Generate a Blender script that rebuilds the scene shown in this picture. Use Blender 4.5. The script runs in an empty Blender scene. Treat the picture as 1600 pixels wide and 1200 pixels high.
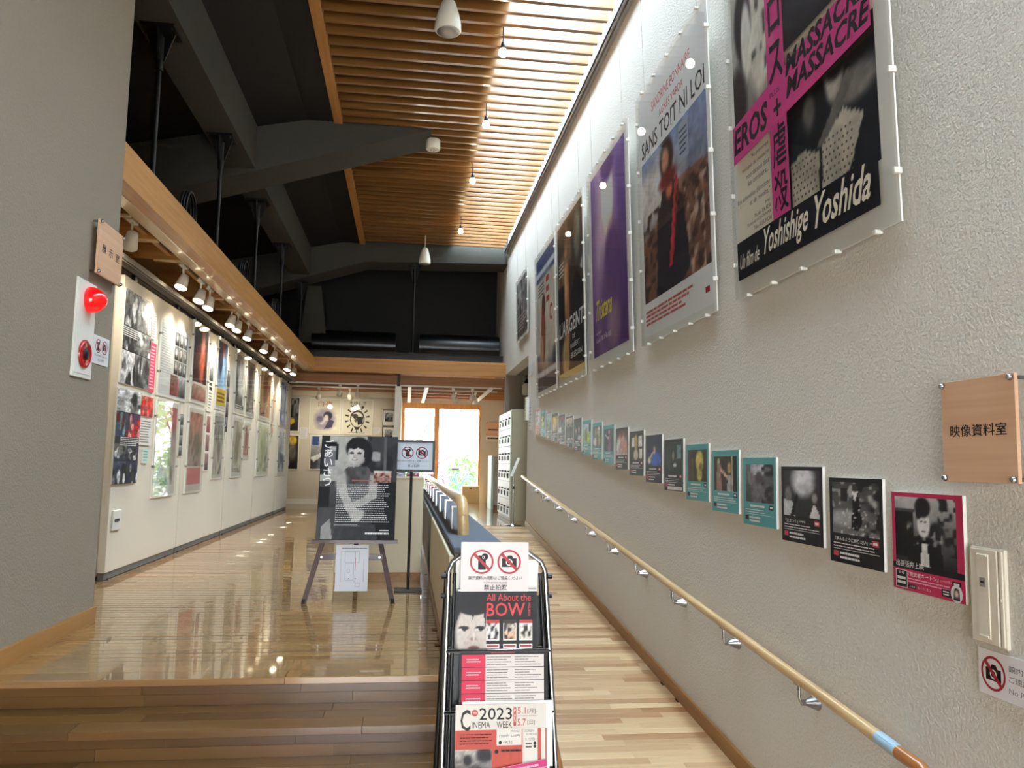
import bpy, math, random
import numpy as np
from mathutils import Matrix, Vector

random.seed(7)
scene = bpy.context.scene
COL = scene.collection

# ---------------------------------------------------------------- camera
YAW, PITCH, ROLL, FPX = 0.129384, 0.099912, 0.018830, 1246.7
def camera_axes():
    cy, sy, cp, sp = math.cos(YAW), math.sin(YAW), math.cos(PITCH), math.sin(PITCH)
    fwd = Vector((sy*cp, cy*cp, sp)); right = Vector((cy, -sy, 0)); up = right.cross(fwd)
    r = math.cos(ROLL)*right + math.sin(ROLL)*up
    u = -math.sin(ROLL)*right + math.cos(ROLL)*up
    return r, u, fwd
cam = bpy.data.objects.new('camera', bpy.data.cameras.new('camera'))
COL.objects.link(cam)
r_, u_, f_ = camera_axes()
cam.matrix_world = Matrix(((r_.x, u_.x, -f_.x, 0), (r_.y, u_.y, -f_.y, 0), (r_.z, u_.z, -f_.z, 1.70), (0, 0, 0, 1)))
cam.data.sensor_width = 36.0
cam.data.lens = FPX/1600*36.0
cam.data.clip_start = 0.05
scene.camera = cam

# ---------------------------------------------------------------- world, daylight, exposure
world = bpy.data.worlds.new('World'); scene.world = world; world.use_nodes = True
bg = world.node_tree.nodes['Background']
bg.inputs[0].default_value = (0.86, 0.93, 1.0, 1)
bg.inputs[1].default_value = 14.0
def area_light(name, loc, direction, sx, sy, power, color):
    l = bpy.data.lights.new(name, 'AREA'); l.shape = 'RECTANGLE'; l.size = sx; l.size_y = sy
    l.energy = power; l.color = color
    o = bpy.data.objects.new(name, l); COL.objects.link(o); o.location = loc
    o.rotation_euler = Vector(direction).to_track_quat('-Z', 'Y').to_euler()
    return o
# daylight entering by the roof light along the right wall (the garden window is lit by the sky)
sky_l = area_light('skylight_daylight', (1.40, 6.6, 6.42), (0, 0, -1), 0.70, 15.6, 920, (0.50, 0.76, 1.0))
fill_l = area_light('rear_fill', (0.10, -4.30, 1.75), (0, 1, 0.12), 3.0, 2.6, 58, (1.0, 0.95, 0.88))  # unseen source, added behind the viewer for general fill
scene.view_settings.view_transform = 'Standard'
scene.view_settings.look = 'None'
scene.view_settings.gamma = 1.0
scene.view_settings.use_curve_mapping = False
scene.view_settings.exposure = 0.08
scene.cycles.use_denoising = True
scene.cycles.max_bounces = 7
scene.cycles.transparent_max_bounces = 16
scene.cycles.sample_clamp_indirect = 6.0

# ---------------------------------------------------------------- helpers
def lin(c):
    return tuple(((v/255)/12.92 if v/255 <= 0.04045 else ((v/255+0.055)/1.055)**2.4) for v in c)
def new_mat(name):
    m = bpy.data.materials.new(name); m.use_nodes = True
    nt = m.node_tree; b = nt.nodes['Principled BSDF']
    return m, nt, b
def plain(name, rgb, rough=0.6, metal=0.0, coat=0.0, spec=0.5, emit=None, estr=0.0, bump=0.0, bscale=80, var=0.0):
    m, nt, b = new_mat(name)
    c = lin(rgb)
    b.inputs['Base Color'].default_value = (*c, 1)
    b.inputs['Roughness'].default_value = rough
    b.inputs['Metallic'].default_value = metal
    b.inputs['Coat Weight'].default_value = coat
    b.inputs['Specular IOR Level'].default_value = spec
    if emit:
        b.inputs['Emission Color'].default_value = (*lin(emit), 1)
        b.inputs['Emission Strength'].default_value = estr
    tc = nt.nodes.new('ShaderNodeTexCoord')
    n = nt.nodes.new('ShaderNodeTexNoise'); n.inputs['Scale'].default_value = bscale; n.inputs['Detail'].default_value = 3
    nt.links.new(tc.outputs['Object'], n.inputs['Vector'])
    if bump:
        bp = nt.nodes.new('ShaderNodeBump'); bp.inputs['Strength'].default_value = bump; bp.inputs['Distance'].default_value = 0.01
        nt.links.new(n.outputs['Fac'], bp.inputs['Height']); nt.links.new(bp.outputs['Normal'], b.inputs['Normal'])
    if var:
        mx = nt.nodes.new('ShaderNodeMixRGB'); mx.blend_type = 'MIX'
        mx.inputs['Color1'].default_value = (*[v*(1-var) for v in c], 1); mx.inputs['Color2'].default_value = (*[min(1, v*(1+var)) for v in c], 1)
        nt.links.new(n.outputs['Fac'], mx.inputs['Fac']); nt.links.new(mx.outputs['Color'], b.inputs['Base Color'])
    return m
def wood(name, dark, light, axis='x', rough=0.35, coat=0.0, scale=6, piece_var=0.0, grain=0.55, crough=0.05):
    """grain stretched along axis; piece_var mixes in a tone per piece"""
    m, nt, b = new_mat(name)
    tc = nt.nodes.new('ShaderNodeTexCoord'); mp = nt.nodes.new('ShaderNodeMapping')
    s = [scale*6]*3; s['xyz'.index(axis)] = scale*0.25
    mp.inputs['Scale'].default_value = s
    geo = nt.nodes.new('ShaderNodeNewGeometry'); oi = nt.nodes.new('ShaderNodeObjectInfo')
    ad = nt.nodes.new('ShaderNodeMath'); ad.operation = 'ADD'
    nt.links.new(geo.outputs['Random Per Island'], ad.inputs[0]); nt.links.new(oi.outputs['Random'], ad.inputs[1])
    fr = nt.nodes.new('ShaderNodeMath'); fr.operation = 'FRACT'; nt.links.new(ad.outputs[0], fr.inputs[0])
    sh = nt.nodes.new('ShaderNodeVectorMath'); sh.operation = 'MULTIPLY_ADD'
    sh.inputs[1].default_value = (17, 23, 31)
    nt.links.new(fr.outputs[0], sh.inputs[0]); nt.links.new(tc.outputs['Object'], sh.inputs[2])
    nt.links.new(sh.outputs[0], mp.inputs['Vector'])
    n = nt.nodes.new('ShaderNodeTexNoise'); n.inputs['Scale'].default_value = 1.0; n.inputs['Detail'].default_value = 4; n.inputs['Distortion'].default_value = 0.6
    nt.links.new(mp.outputs[0], n.inputs['Vector'])
    mixf = nt.nodes.new('ShaderNodeMixRGB'); mixf.inputs['Fac'].default_value = piece_var
    cr0 = nt.nodes.new('ShaderNodeValToRGB'); cr0.color_ramp.elements[0].position = 0.5-grain/2; cr0.color_ramp.elements[1].position = 0.5+grain/2
    nt.links.new(n.outputs['Fac'], cr0.inputs[0]); nt.links.new(cr0.outputs[0], mixf.inputs['Color1']); nt.links.new(fr.outputs[0], mixf.inputs['Color2'])
    cr = nt.nodes.new('ShaderNodeMixRGB'); cr.inputs['Color1'].default_value = (*lin(dark), 1); cr.inputs['Color2'].default_value = (*lin(light), 1)
    nt.links.new(mixf.outputs[0], cr.inputs['Fac']); nt.links.new(cr.outputs[0], b.inputs['Base Color'])
    b.inputs['Roughness'].default_value = rough; b.inputs['Coat Weight'].default_value = coat; b.inputs['Coat Roughness'].default_value = crough
    return m
def stucco(name, rgb, bump=0.35, scale=95):
    m, nt, b = new_mat(name)
    tc = nt.nodes.new('ShaderNodeTexCoord')
    n = nt.nodes.new('ShaderNodeTexNoise'); n.inputs['Scale'].default_value = scale; n.inputs['Detail'].default_value = 4; n.inputs['Roughness'].default_value = 0.6
    nt.links.new(tc.outputs['Object'], n.inputs['Vector'])
    bp = nt.nodes.new('ShaderNodeBump'); bp.inputs['Strength'].default_value = bump; bp.inputs['Distance'].default_value = 0.02
    nt.links.new(n.outputs['Fac'], bp.inputs['Height']); nt.links.new(bp.outputs['Normal'], b.inputs['Normal'])
    c = lin(rgb); mx = nt.nodes.new('ShaderNodeMixRGB')
    mx.inputs['Color1'].default_value = (*[v*0.88 for v in c], 1); mx.inputs['Color2'].default_value = (*[v*1.12 for v in c], 1)
    nt.links.new(n.outputs['Fac'], mx.inputs['Fac']); nt.links.new(mx.outputs['Color'], b.inputs['Base Color'])
    b.inputs['Roughness'].default_value = 0.85; b.inputs['Specular IOR Level'].default_value = 0.2
    return m
def clear_pane(name, tint=(1, 1, 1), ior=1.45, rough=0.015):
    m = bpy.data.materials.new(name); m.use_nodes = True; nt = m.node_tree; nt.nodes.clear()
    out = nt.nodes.new('ShaderNodeOutputMaterial'); mx = nt.nodes.new('ShaderNodeMixShader')
    tr = nt.nodes.new('ShaderNodeBsdfTransparent'); tr.inputs[0].default_value = (*tint, 1)
    gl = nt.nodes.new('ShaderNodeBsdfGlossy'); gl.inputs['Roughness'].default_value = rough
    lw = nt.nodes.new('ShaderNodeLayerWeight'); lw.inputs['Blend'].default_value = 0.5
    pw = nt.nodes.new('ShaderNodeMath'); pw.operation = 'POWER'; pw.inputs[1].default_value = 4.5
    ma = nt.nodes.new('ShaderNodeMath'); ma.operation = 'MULTIPLY_ADD'; ma.inputs[1].default_value = (ior-1.0)*0.8; ma.inputs[2].default_value = (ior-1.0)*0.04
    nt.links.new(lw.outputs['Facing'], pw.inputs[0]); nt.links.new(pw.outputs[0], ma.inputs[0])
    nt.links.new(ma.outputs[0], mx.inputs[0]); nt.links.new(tr.outputs[0], mx.inputs[1]); nt.links.new(gl.outputs[0], mx.inputs[2])
    nt.links.new(mx.outputs[0], out.inputs[0])
    return m
def print_mat(name, rough=0.5):
    m, nt, b = new_mat(name)
    at = nt.nodes.new('ShaderNodeAttribute'); at.attribute_name = 'ink'
    nt.links.new(at.outputs['Color'], b.inputs['Base Color'])
    b.inputs['Roughness'].default_value = rough; b.inputs['Specular IOR Level'].default_value = 0.22
    return m

M = {
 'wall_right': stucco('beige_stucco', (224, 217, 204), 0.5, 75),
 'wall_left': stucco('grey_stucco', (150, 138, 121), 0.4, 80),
 'wall_pale': stucco('pale_plaster', (204, 195, 176), 0.1, 80),
 'black': plain('black_paint', (11, 10, 9), 0.7, var=0.15, bscale=6),
 'black_gloss': plain('black_duct', (10, 10, 11), 0.28, var=0.1, bscale=5),
 'beam_grey': stucco('grey_beam_paint', (74, 72, 65), 0.25, 50),
 'slat': wood('slat_wood', (112, 72, 32), (146, 102, 52), 'x', 0.30, 0.5, 5, 0.45),
 'slat_trim': wood('trim_wood', (168, 110, 48), (202, 148, 80), 'y', 0.4, 0.1, 5, 0.2),
 'board_dark': wood('backing_board', (92, 58, 26), (118, 78, 40), 'x', 0.4, 0.2, 4, 0.2),
 'beam_wood': wood('gallery_beam_wood', (164, 108, 46), (198, 142, 74), 'y', 0.42, 0.1, 5, 0.15),
 'beam_wood_x': wood('gallery_cross_wood', (152, 98, 42), (188, 132, 68), 'x', 0.42, 0.1, 5, 0.15),
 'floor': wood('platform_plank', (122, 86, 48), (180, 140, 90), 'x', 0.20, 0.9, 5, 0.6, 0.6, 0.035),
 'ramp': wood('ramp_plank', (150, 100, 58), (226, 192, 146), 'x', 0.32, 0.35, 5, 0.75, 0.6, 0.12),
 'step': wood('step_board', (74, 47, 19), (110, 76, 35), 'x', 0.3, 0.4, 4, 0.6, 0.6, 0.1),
 'floor_under': plain('plank_joint', (38, 24, 12), 0.8, var=0.2, bscale=20),
 'base_wood': wood('baseboard_wood', (146, 98, 46), (176, 126, 66), 'y', 0.4, 0.1, 5, 0.1),
 'rail_wood': wood('handrail_wood', (190, 150, 98), (222, 188, 136), 'y', 0.3, 0.5, 5, 0.1, 0.6, 0.08),
 'rail_end': wood('handrail_end_wood', (146, 84, 40), (182, 120, 64), 'y', 0.3, 0.5, 5, 0.1, 0.6, 0.08),
 'sign_wood': wood('sign_wood', (206, 158, 122), (226, 184, 148), 'x', 0.45, 0.05, 7, 0.0, 0.8),
 'sign_wood_edge': plain('sign_edge', (168, 112, 74), 0.5, var=0.1),
 'frame_wood': wood('window_wood', (206, 140, 58), (232, 172, 90), 'z', 0.4, 0.1, 4, 0.1),
 'steel': plain('steel', (190, 190, 188), 0.22, 1.0, var=0.05),
 'chrome': plain('chrome', (170, 171, 173), 0.25, 1.0, var=0.05),
 'alu': plain('aluminium', (176, 172, 164), 0.4, 0.6, var=0.05),
 'black_metal': plain('black_metal', (14, 14, 15), 0.4, 0.2, var=0.1),
 'navy_cloth': plain('navy_cable_cover', (40, 46, 66), 0.7, var=0.2),
 'white': plain('white_paint', (232, 228, 216), 0.5, var=0.03),
 'board_white': plain('foam_board', (236, 232, 222), 0.6, var=0.03),
 'panel': plain('display_panel_cloth', (228, 218, 198), 0.75, bump=0.15, bscale=160, var=0.04),
 'panel_edge': plain('panel_edge', (206, 190, 160), 0.55, var=0.08),
 'lamp_white': plain('lamp_white', (236, 230, 212), 0.45, var=0.03),
 'paper': plain('paper', (240, 236, 226), 0.7, var=0.03),
 'red': plain('red_lacquer', (176, 24, 28), 0.25, coat=0.4, var=0.1),
 'red_lens': plain('red_lens', (226, 14, 18), 0.12, coat=0.8, emit=(255, 12, 14), estr=0.6, var=0.05),
 'black_plastic': plain('black_plastic', (20, 19, 20), 0.45, var=0.1),
 'cream_box': plain('cream_laminate', (222, 208, 176), 0.5, var=0.04),
 'grey_cloth': plain('blue_grey_carpet', (98, 104, 112), 0.9, bump=0.4, bscale=260, var=0.25),
 'grey_panel': plain('grey_panel', (120, 118, 114), 0.6, var=0.08),
 'easel_wood': wood('easel_wood', (44, 20, 14), (74, 36, 26), 'z', 0.4, 0.2, 5, 0.1),
 'locker': plain('locker_body', (176, 164, 132), 0.45, var=0.04),
 'locker_door': plain('locker_door', (214, 222, 196), 0.35, var=0.04),
 'tape': plain('pale_blue_tape', (166, 194, 210), 0.4, var=0.06),
 'plate': plain('switch_plate', (226, 216, 196), 0.45, var=0.03),
 'pane': clear_pane('window_glass'),
 'acrylic': clear_pane('acrylic_sheet', (0.97, 0.98, 0.98), 1.42, 0.02),
 'print': print_mat('printed_paper', 0.55),
 'print_gloss': print_mat('printed_laminate', 0.45),
 'bulb': plain('lit_bulb', (255, 240, 220), 0.3, emit=(255, 226, 186), estr=60.0),
 'spot_lens': plain('lit_spot_lens', (255, 250, 236), 0.3, emit=(255, 236, 200), estr=16.0),
 'gravel': plain('garden_gravel', (214, 208, 196), 0.9, bump=0.5, bscale=30, var=0.2),
 'leaf': plain('leaf_green', (96, 150, 74), 0.6, var=0.4, bscale=9),
 'leaf_pale': plain('leaf_pale', (168, 196, 132), 0.6, var=0.4, bscale=7),
 'leaf_pink': plain('azalea_pink', (206, 120, 190), 0.6, var=0.3, bscale=9),
 'bark': plain('bark', (92, 78, 66), 0.9, bump=0.4, bscale=30, var=0.3),
 'stone': plain('stone', (150, 150, 142), 0.9, bump=0.4, bscale=25, var=0.25),
 'mint': plain('mint_panel', (206, 232, 216), 0.4, var=0.03),
 'blue_frame': plain('blue_frame_paint', (90, 120, 170), 0.4, var=0.1),
 'box_card': wood('pale_box_wood', (206, 178, 120), (226, 200, 146), 'x', 0.5, 0.0, 5, 0.1),
}

class MB:
    """collects shapes, becomes one mesh object"""
    def __init__(s): s.v = []; s.f = []; s.sm = []
    def add(s, vs, fs, smooth=False):
        o = len(s.v); s.v += [tuple(p) for p in vs]; s.f += [tuple(i+o for i in f) for f in fs]; s.sm += [smooth]*len(fs); return s
    def box(s, x0, y0, z0, x1, y1, z1):
        vs = [(x0,y0,z0),(x1,y0,z0),(x1,y1,z0),(x0,y1,z0),(x0,y0,z1),(x1,y0,z1),(x1,y1,z1),(x0,y1,z1)]
        return s.add(vs, [(0,3,2,1),(4,5,6,7),(0,1,5,4),(1,2,6,5),(2,3,7,6),(3,0,4,7)])
    def cbox(s, x0, y0, z0, x1, y1, z1, c):
        """box with chamfered edges"""
        vs = []; idx = {}
        lo = (x0,y0,z0); hi = (x1,y1,z1)
        for sx in (0,1):
            for sy in (0,1):
                for sz in (0,1):
                    for a in range(3):
                        p = []
                        for k, sg in enumerate((sx,sy,sz)):
                            base = hi[k] if sg else lo[k]
                            p.append(base if k == a else base + (-c if sg else c))
                        idx[(sx,sy,sz,a)] = len(vs); vs.append(tuple(p))
        fs = []
        for a in range(3):
            b_, c_ = [(1,2),(2,0),(0,1)][a]
            for sg in (0,1):
                loop = []
                for (p, q) in ((0,0),(1,0),(1,1),(0,1)):
                    k = [0,0,0]; k[a] = sg; k[b_] = p; k[c_] = q
                    loop.append(idx[(*k, a)])
                fs.append(tuple(loop if sg else loop[::-1]))
        for a in range(3):
            b_, c_ = [(1,2),(2,0),(0,1)][a]
            for p in (0,1):
                for q in (0,1):
                    k0 = [0,0,0]; k0[b_] = p; k0[c_] = q; k1 = list(k0); k1[a] = 1
                    l = [idx[(*k0,b_)], idx[(*k1,b_)], idx[(*k1,c_)], idx[(*k0,c_)]]
                    fs.append(tuple(l if p != q else l[::-1]))
        for sx in (0,1):
            for sy in (0,1):
                for sz in (0,1):
                    t = [idx[(sx,sy,sz,a)] for a in range(3)]
                    fs.append(tuple(t if (sx+sy+sz) % 2 else t[::-1]))
        return s.add(vs, fs)
    def prism(s, pts, axis, a0, a1):
        """polygon in the two other axes, extruded along axis"""
        n = len(pts)
        def P(p, a):
            if axis == 'y': return (p[0], a, p[1])
            if axis == 'x': return (a, p[0], p[1])
            return (p[0], p[1], a)
        vs = [P(p, a0) for p in pts] + [P(p, a1) for p in pts]
        fs = [tuple(range(n))[::-1], tuple(range(n, 2*n))] + [(i, (i+1) % n, n+(i+1) % n, n+i) for i in range(n)]
        return s.add(vs, fs)
    def tube(s, path, r, seg=10, caps=True, r1=None):
        path = [Vector(p) for p in path]; n = len(path); vs = []
        ref = None
        for i, p in enumerate(path):
            d = (path[min(i+1, n-1)] - path[max(i-1, 0)]).normalized()
            if ref is None:
                ref = Vector((0,0,1)) if abs(d.z) < 0.9 else Vector((1,0,0))
            a = d.cross(ref).normalized(); b = a.cross(d).normalized(); ref = b
            rr = r if r1 is None else r + (r1-r)*i/max(1, n-1)
            for k in range(seg):
                t = 2*math.pi*k/seg
                vs.append(p + a*math.cos(t)*rr + b*math.sin(t)*rr)
        fs = [(i*seg+k, i*seg+(k+1) % seg, (i+1)*seg+(k+1) % seg, (i+1)*seg+k) for i in range(n-1) for k in range(seg)]
        s.add(vs, fs, True)
        if caps:
            s.add(vs[:seg], [tuple(range(seg))[::-1]]); s.add(vs[-seg:], [tuple(range(seg))])
        return s
    def lathe(s, prof, origin=(0,0,0), axis=(0,0,1), seg=20):
        """profile of (radius, distance along axis)"""
        d = Vector(axis).normalized(); o = Vector(origin)
        ref = Vector((0,0,1)) if abs(d.z) < 0.9 else Vector((1,0,0))
        a = d.cross(ref).normalized(); b = d.cross(a).normalized()
        vs = []
        for (r, h) in prof:
            for k in range(seg):
                t = 2*math.pi*k/seg; vs.append(o + d*h + a*math.cos(t)*r + b*math.sin(t)*r)
        n = len(prof)
        fs = [(i*seg+k, i*seg+(k+1) % seg, (i+1)*seg+(k+1) % seg, (i+1)*seg+k) for i in range(n-1) for k in range(seg)]
        s.add(vs, fs, True)
        if prof[0][0] > 1e-5: s.add(vs[:seg], [tuple(range(seg))[::-1]])
        if prof[-1][0] > 1e-5: s.add(vs[-seg:], [tuple(range(seg))])
        return s
    def mesh(s, name):
        me = bpy.data.meshes.new(name); me.from_pydata(s.v, [], s.f)
        me.polygons.foreach_set('use_smooth', s.sm); me.update()
        return me
    def build(s, name, mat, parent=None):
        return obj(name, s.mesh(name), mat, parent)
def obj(name, me, mat=None, parent=None):
    if mat is not None and not me.materials:
        me.materials.append(M[mat] if isinstance(mat, str) else mat)
    o = bpy.data.objects.new(name, me); COL.objects.link(o)
    if parent is not None: o.parent = parent
    return o
def tag(o, label, cat, group=None):
    o['label'] = label; o['category'] = cat
    if group: o['group'] = group
    return o
def thing(name, label, cat, group=None, mat=None):
    o = bpy.data.objects.new(name, None); COL.objects.link(o); o.empty_display_size = 0.05
    if mat is not None: o.matrix_world = mat
    return tag(o, label, cat, group)
def struct(o, label=None):
    o['kind'] = 'structure'
    if label: o['label'] = label
    return o
def place(origin, xaxis, yaxis):
    x = Vector(xaxis).normalized(); y = Vector(yaxis).normalized(); z = x.cross(y)
    return Matrix(((x.x, y.x, z.x, origin[0]), (x.y, y.y, z.y, origin[1]), (x.z, y.z, z.z, origin[2]), (0, 0, 0, 1)))
def on_right(yfar, z0, off=0.0, lean=0.0):      # flat thing on the right wall: x runs towards the viewer, z out of the wall
    return place((1.80-off, yfar, z0), (0, -1, 0), (-math.sin(lean), 0, math.cos(lean)))
def on_left(x, ynear, z0): return place((x, ynear, z0), (0, 1, 0), (0, 0, 1))
def facing(x0, y, z0, lean=0.0): return place((x0, y, z0), (1, 0, 0), (0, math.sin(lean), math.cos(lean)))
ORD = ['first','second','third','fourth','fifth','sixth','seventh','eighth','ninth','tenth','eleventh','twelfth','thirteenth','fourteenth','fifteenth','sixteenth','seventeenth','eighteenth','nineteenth','twentieth']

# ---------------------------------------------------------------- flat print: coloured shapes and lettering on a sheet
_tx = {}
def text_geo(s, bold=0.0):
    k = (s, bold)
    if k not in _tx:
        cu = bpy.data.curves.new('t', 'FONT'); cu.body = s; cu.resolution_u = 2; cu.offset = bold
        o = bpy.data.objects.new('t', cu); COL.objects.link(o)
        me = o.to_mesh()
        v = np.array([(p.co.x, p.co.y) for p in me.vertices]) if len(me.vertices) else np.zeros((1, 2))
        f = [tuple(p.vertices) for p in me.polygons]
        o.to_mesh_clear(); bpy.data.objects.remove(o); bpy.data.curves.remove(cu)
        lo, hi = v.min(0), v.max(0); v = (v-lo)/np.maximum(hi-lo, 1e-6)
        _tx[k] = (v, f, (hi-lo))
    return _tx[k]
def noise_img(w, h, cells, seed):
    rg = np.random.RandomState(seed); g = rg.rand(cells+2, cells+2)
    ys = np.linspace(0, cells, h); xs = np.linspace(0, cells, w)
    y0 = np.floor(ys).astype(int); x0 = np.floor(xs).astype(int); fy = (ys-y0)[:, None]; fx = (xs-x0)[None, :]
    fy = fy*fy*(3-2*fy); fx = fx*fx*(3-2*fx)
    a = g[np.ix_(y0, x0)]; b = g[np.ix_(y0, x0+1)]; c = g[np.ix_(y0+1, x0)]; d = g[np.ix_(y0+1, x0+1)]
    return (a*(1-fx)+b*fx)*(1-fy)+(c*(1-fx)+d*fx)*fy
def picture(w, h, bottom, top, items=(), seed=1, grainy=0.25, cells=9):
    """colour field with soft shapes; rows run from the bottom up, colours in sRGB 0-255"""
    yy, xx = np.mgrid[0:h, 0:w]; yy = yy/(h-1); xx = xx/(w-1)
    img = np.array(bottom, float)[None, None]*(1-yy[..., None]) + np.array(top, float)[None, None]*yy[..., None]
    for it in items:
        k = it[0]
        if k == 'e':
            _, cx, cy, rx, ry, col, soft = it
            d = np.sqrt(((xx-cx)/rx)**2+((yy-cy)/ry)**2); a = np.clip((1-d)/max(soft, 1e-3)+0.5, 0, 1)
        elif k == 'p':
            _, pts, col = it
            ins = np.zeros_like(xx, bool); n = len(pts)
            for i in range(n):
                (xa, ya), (xb, yb) = pts[i], pts[(i+1) % n]
                c = ((ya > yy) != (yb > yy)) & (xx < (xb-xa)*(yy-ya)/((yb-ya) if abs(yb-ya) > 1e-9 else 1e-9)+xa)
                ins ^= c
            a = ins.astype(float)
        elif k == 'r':
            _, xa, ya, xb, yb, col = it
            a = ((xx >= xa) & (xx <= xb) & (yy >= ya) & (yy <= yb)).astype(float)
        elif k == 's':      # blotches of a second colour inside a rectangle
            _, xa, ya, xb, yb, col, cl, th = it
            a = ((xx >= xa) & (xx <= xb) & (yy >= ya) & (yy <= yb)) * np.clip((noise_img(w, h, cl, seed+int(cl)*7+len(items))-th)*6, 0, 1)
        img = img*(1-a[..., None])+np.array(col, float)[None, None]*a[..., None]
    nz = noise_img(w, h, cells, seed)*0.6+noise_img(w, h, cells*3, seed+50)*0.4
    img = img*(1+grainy*(nz[..., None]-0.5)*2)
    return np.clip(img, 0, 255)
def lin_arr(a):
    a = a/255.0
    return np.where(a <= 0.04045, a/12.92, ((a+0.055)/1.055)**2.4)
class Sheet:
    """w x h metres, drawing in 0..1 units, later shapes lie on earlier ones"""
    STEP = 0.00012
    def __init__(s, w, h, paper=None):
        s.w = w; s.h = h; s.v = []; s.f = []; s.c = []; s.z = 0.0
        if paper: s.rect(0, 0, 1, 1, paper)
    def _put(s, pts, fs, col, lift=True):
        if lift: s.z += s.STEP
        o = len(s.v); c = lin(col)
        for p in pts: s.v.append((p[0]*s.w, p[1]*s.h, s.z)); s.c.append(c)
        s.f += [tuple(i+o for i in f) for f in fs]
    def rect(s, x0, y0, x1, y1, col, lift=True): s._put([(x0,y0),(x1,y0),(x1,y1),(x0,y1)], [(0,1,2,3)], col, lift); return s
    def poly(s, pts, col): s._put(pts, [tuple(range(len(pts)))], col); return s
    def ell(s, cx, cy, rx, ry, col, n=24): return s.poly([(cx+rx*math.cos(2*math.pi*i/n), cy+ry*math.sin(2*math.pi*i/n)) for i in range(n)], col)
    def circ(s, cx, cy, r, col): return s.ell(cx, cy, r, r*s.w/s.h, col)
    def ring(s, cx, cy, r, t, col, n=32):
        k = s.w/s.h; pts = []
        for i in range(n):
            a = 2*math.pi*i/n
            pts += [(cx+r*math.cos(a), cy+r*k*math.sin(a)), (cx+(r-t)*math.cos(a), cy+(r-t)*k*math.sin(a))]
        s._put(pts, [(2*i, (2*i+2) % (2*n), (2*i+3) % (2*n), 2*i+1) for i in range(n)], col); return s
    def text(s, t, x0, y0, x1, y1, col, shear=0.0, bold=0.0, rise=0.0):
        v, f, _ = text_geo(t, bold)
        s._put([(x0+(x1-x0)*(p[0]+shear*p[1]), y0+(y1-y0)*p[1]+rise*p[0]) for p in v], f, col); return s
    def vtext(s, t, x0, y0, x1, y1, col, bold=0.0):
        n = len(t); hh = (y1-y0)/n
        for i, ch in enumerate(t): s.text(ch, x0, y1-hh*(i+0.93), x1, y1-hh*(i+0.07), col, 0, bold)
        return s
    def lines(s, x0, y0, x1, y1, n, col, fill=0.5, ragged=0.25, seed=3, words=7):
        """rows of type too small to read"""
        rg = random.Random(seed); s.z += s.STEP; hh = (y1-y0)/n
        for i in range(n):
            yb = y1-hh*(i+0.5+fill/2); end = x1-(x1-x0)*ragged*rg.random(); x = x0
            while x < end-1e-4:
                wd = (x1-x0)/words*(0.5+rg.random()); e = min(end, x+wd)
                s.rect(x, yb, e, yb+hh*fill, col, False); x = e+(x1-x0)*0.012
        return s
    def pic(s, x0, y0, x1, y1, img):
        s.z += s.STEP; h, w, _ = img.shape; o = len(s.v); c = lin_arr(img)
        for j in range(h):
            for i in range(w):
                s.v.append(((x0+(x1-x0)*i/(w-1))*s.w, (y0+(y1-y0)*j/(h-1))*s.h, s.z)); s.c.append(tuple(c[j, i]))
        s.f += [(o+j*w+i, o+j*w+i+1, o+(j+1)*w+i+1, o+(j+1)*w+i) for j in range(h-1) for i in range(w-1)]
        return s
    def build(s, name, parent, mat='print', z=0.0, x=0.0, y=0.0):
        me = bpy.data.meshes.new(name); me.from_pydata([(p[0]+x, p[1]+y, p[2]+z) for p in s.v], [], s.f)
        at = me.attributes.new('ink', 'FLOAT_COLOR', 'POINT')
        at.data.foreach_set('color', np.hstack([np.array(s.c, float), np.ones((len(s.c), 1))]).ravel().astype(np.float32))
        me.update()
        return obj(name, me, mat, parent)
def no_photo_camera(s, cx, cy, r, ink=(20, 18, 18), red=(172, 56, 62)):
    k = s.w/s.h
    s.rect(cx-r*0.62, cy-r*0.42*k, cx+r*0.62, cy+r*0.30*k, ink)
    s.poly([(cx-r*0.22, cy+r*0.28*k), (cx+r*0.36, cy+r*0.28*k), (cx+r*0.22, cy+r*0.52*k), (cx-r*0.10, cy+r*0.52*k)], ink)
    s.circ(cx, cy-r*0.04*k, r*0.28, (238, 234, 228)); s.circ(cx, cy-r*0.04*k, r*0.19, ink)
    s.ring(cx, cy, r, r*0.15, red)
    d = r*0.66; t = r*0.085
    s.poly([(cx-d-t, cy+(d-t)*k), (cx-d+t, cy+(d+t)*k), (cx+d+t, cy-(d-t)*k), (cx+d-t, cy-(d+t)*k)], red)
def no_phone(s, cx, cy, r, ink=(20, 18, 18), red=(172, 56, 62)):
    k = s.w/s.h
    s.rect(cx-r*0.30, cy-r*0.66*k, cx+r*0.34, cy+r*0.52*k, ink)
    s.circ(cx+r*0.26, cy+r*0.42*k, r*0.28, ink); s.circ(cx+r*0.14, cy+r*0.36*k, r*0.11, (238, 234, 228)); s.circ(cx+r*0.14, cy+r*0.36*k, r*0.06, ink)
    s.ring(cx, cy, r, r*0.15, red)
    d = r*0.66; t = r*0.085
    s.poly([(cx-d-t, cy+(d-t)*k), (cx-d+t, cy+(d+t)*k), (cx+d+t, cy-(d-t)*k), (cx+d-t, cy-(d+t)*k)], red)

# ================================================================ the building
PLAT = 0.784; R0 = 2.76; R1 = 11.9; SL = PLAT/(R1-R0); RANG = math.atan(SL)
def ramp_z(y): return max(0.0, min(PLAT, (y-R0)*SL))

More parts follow.
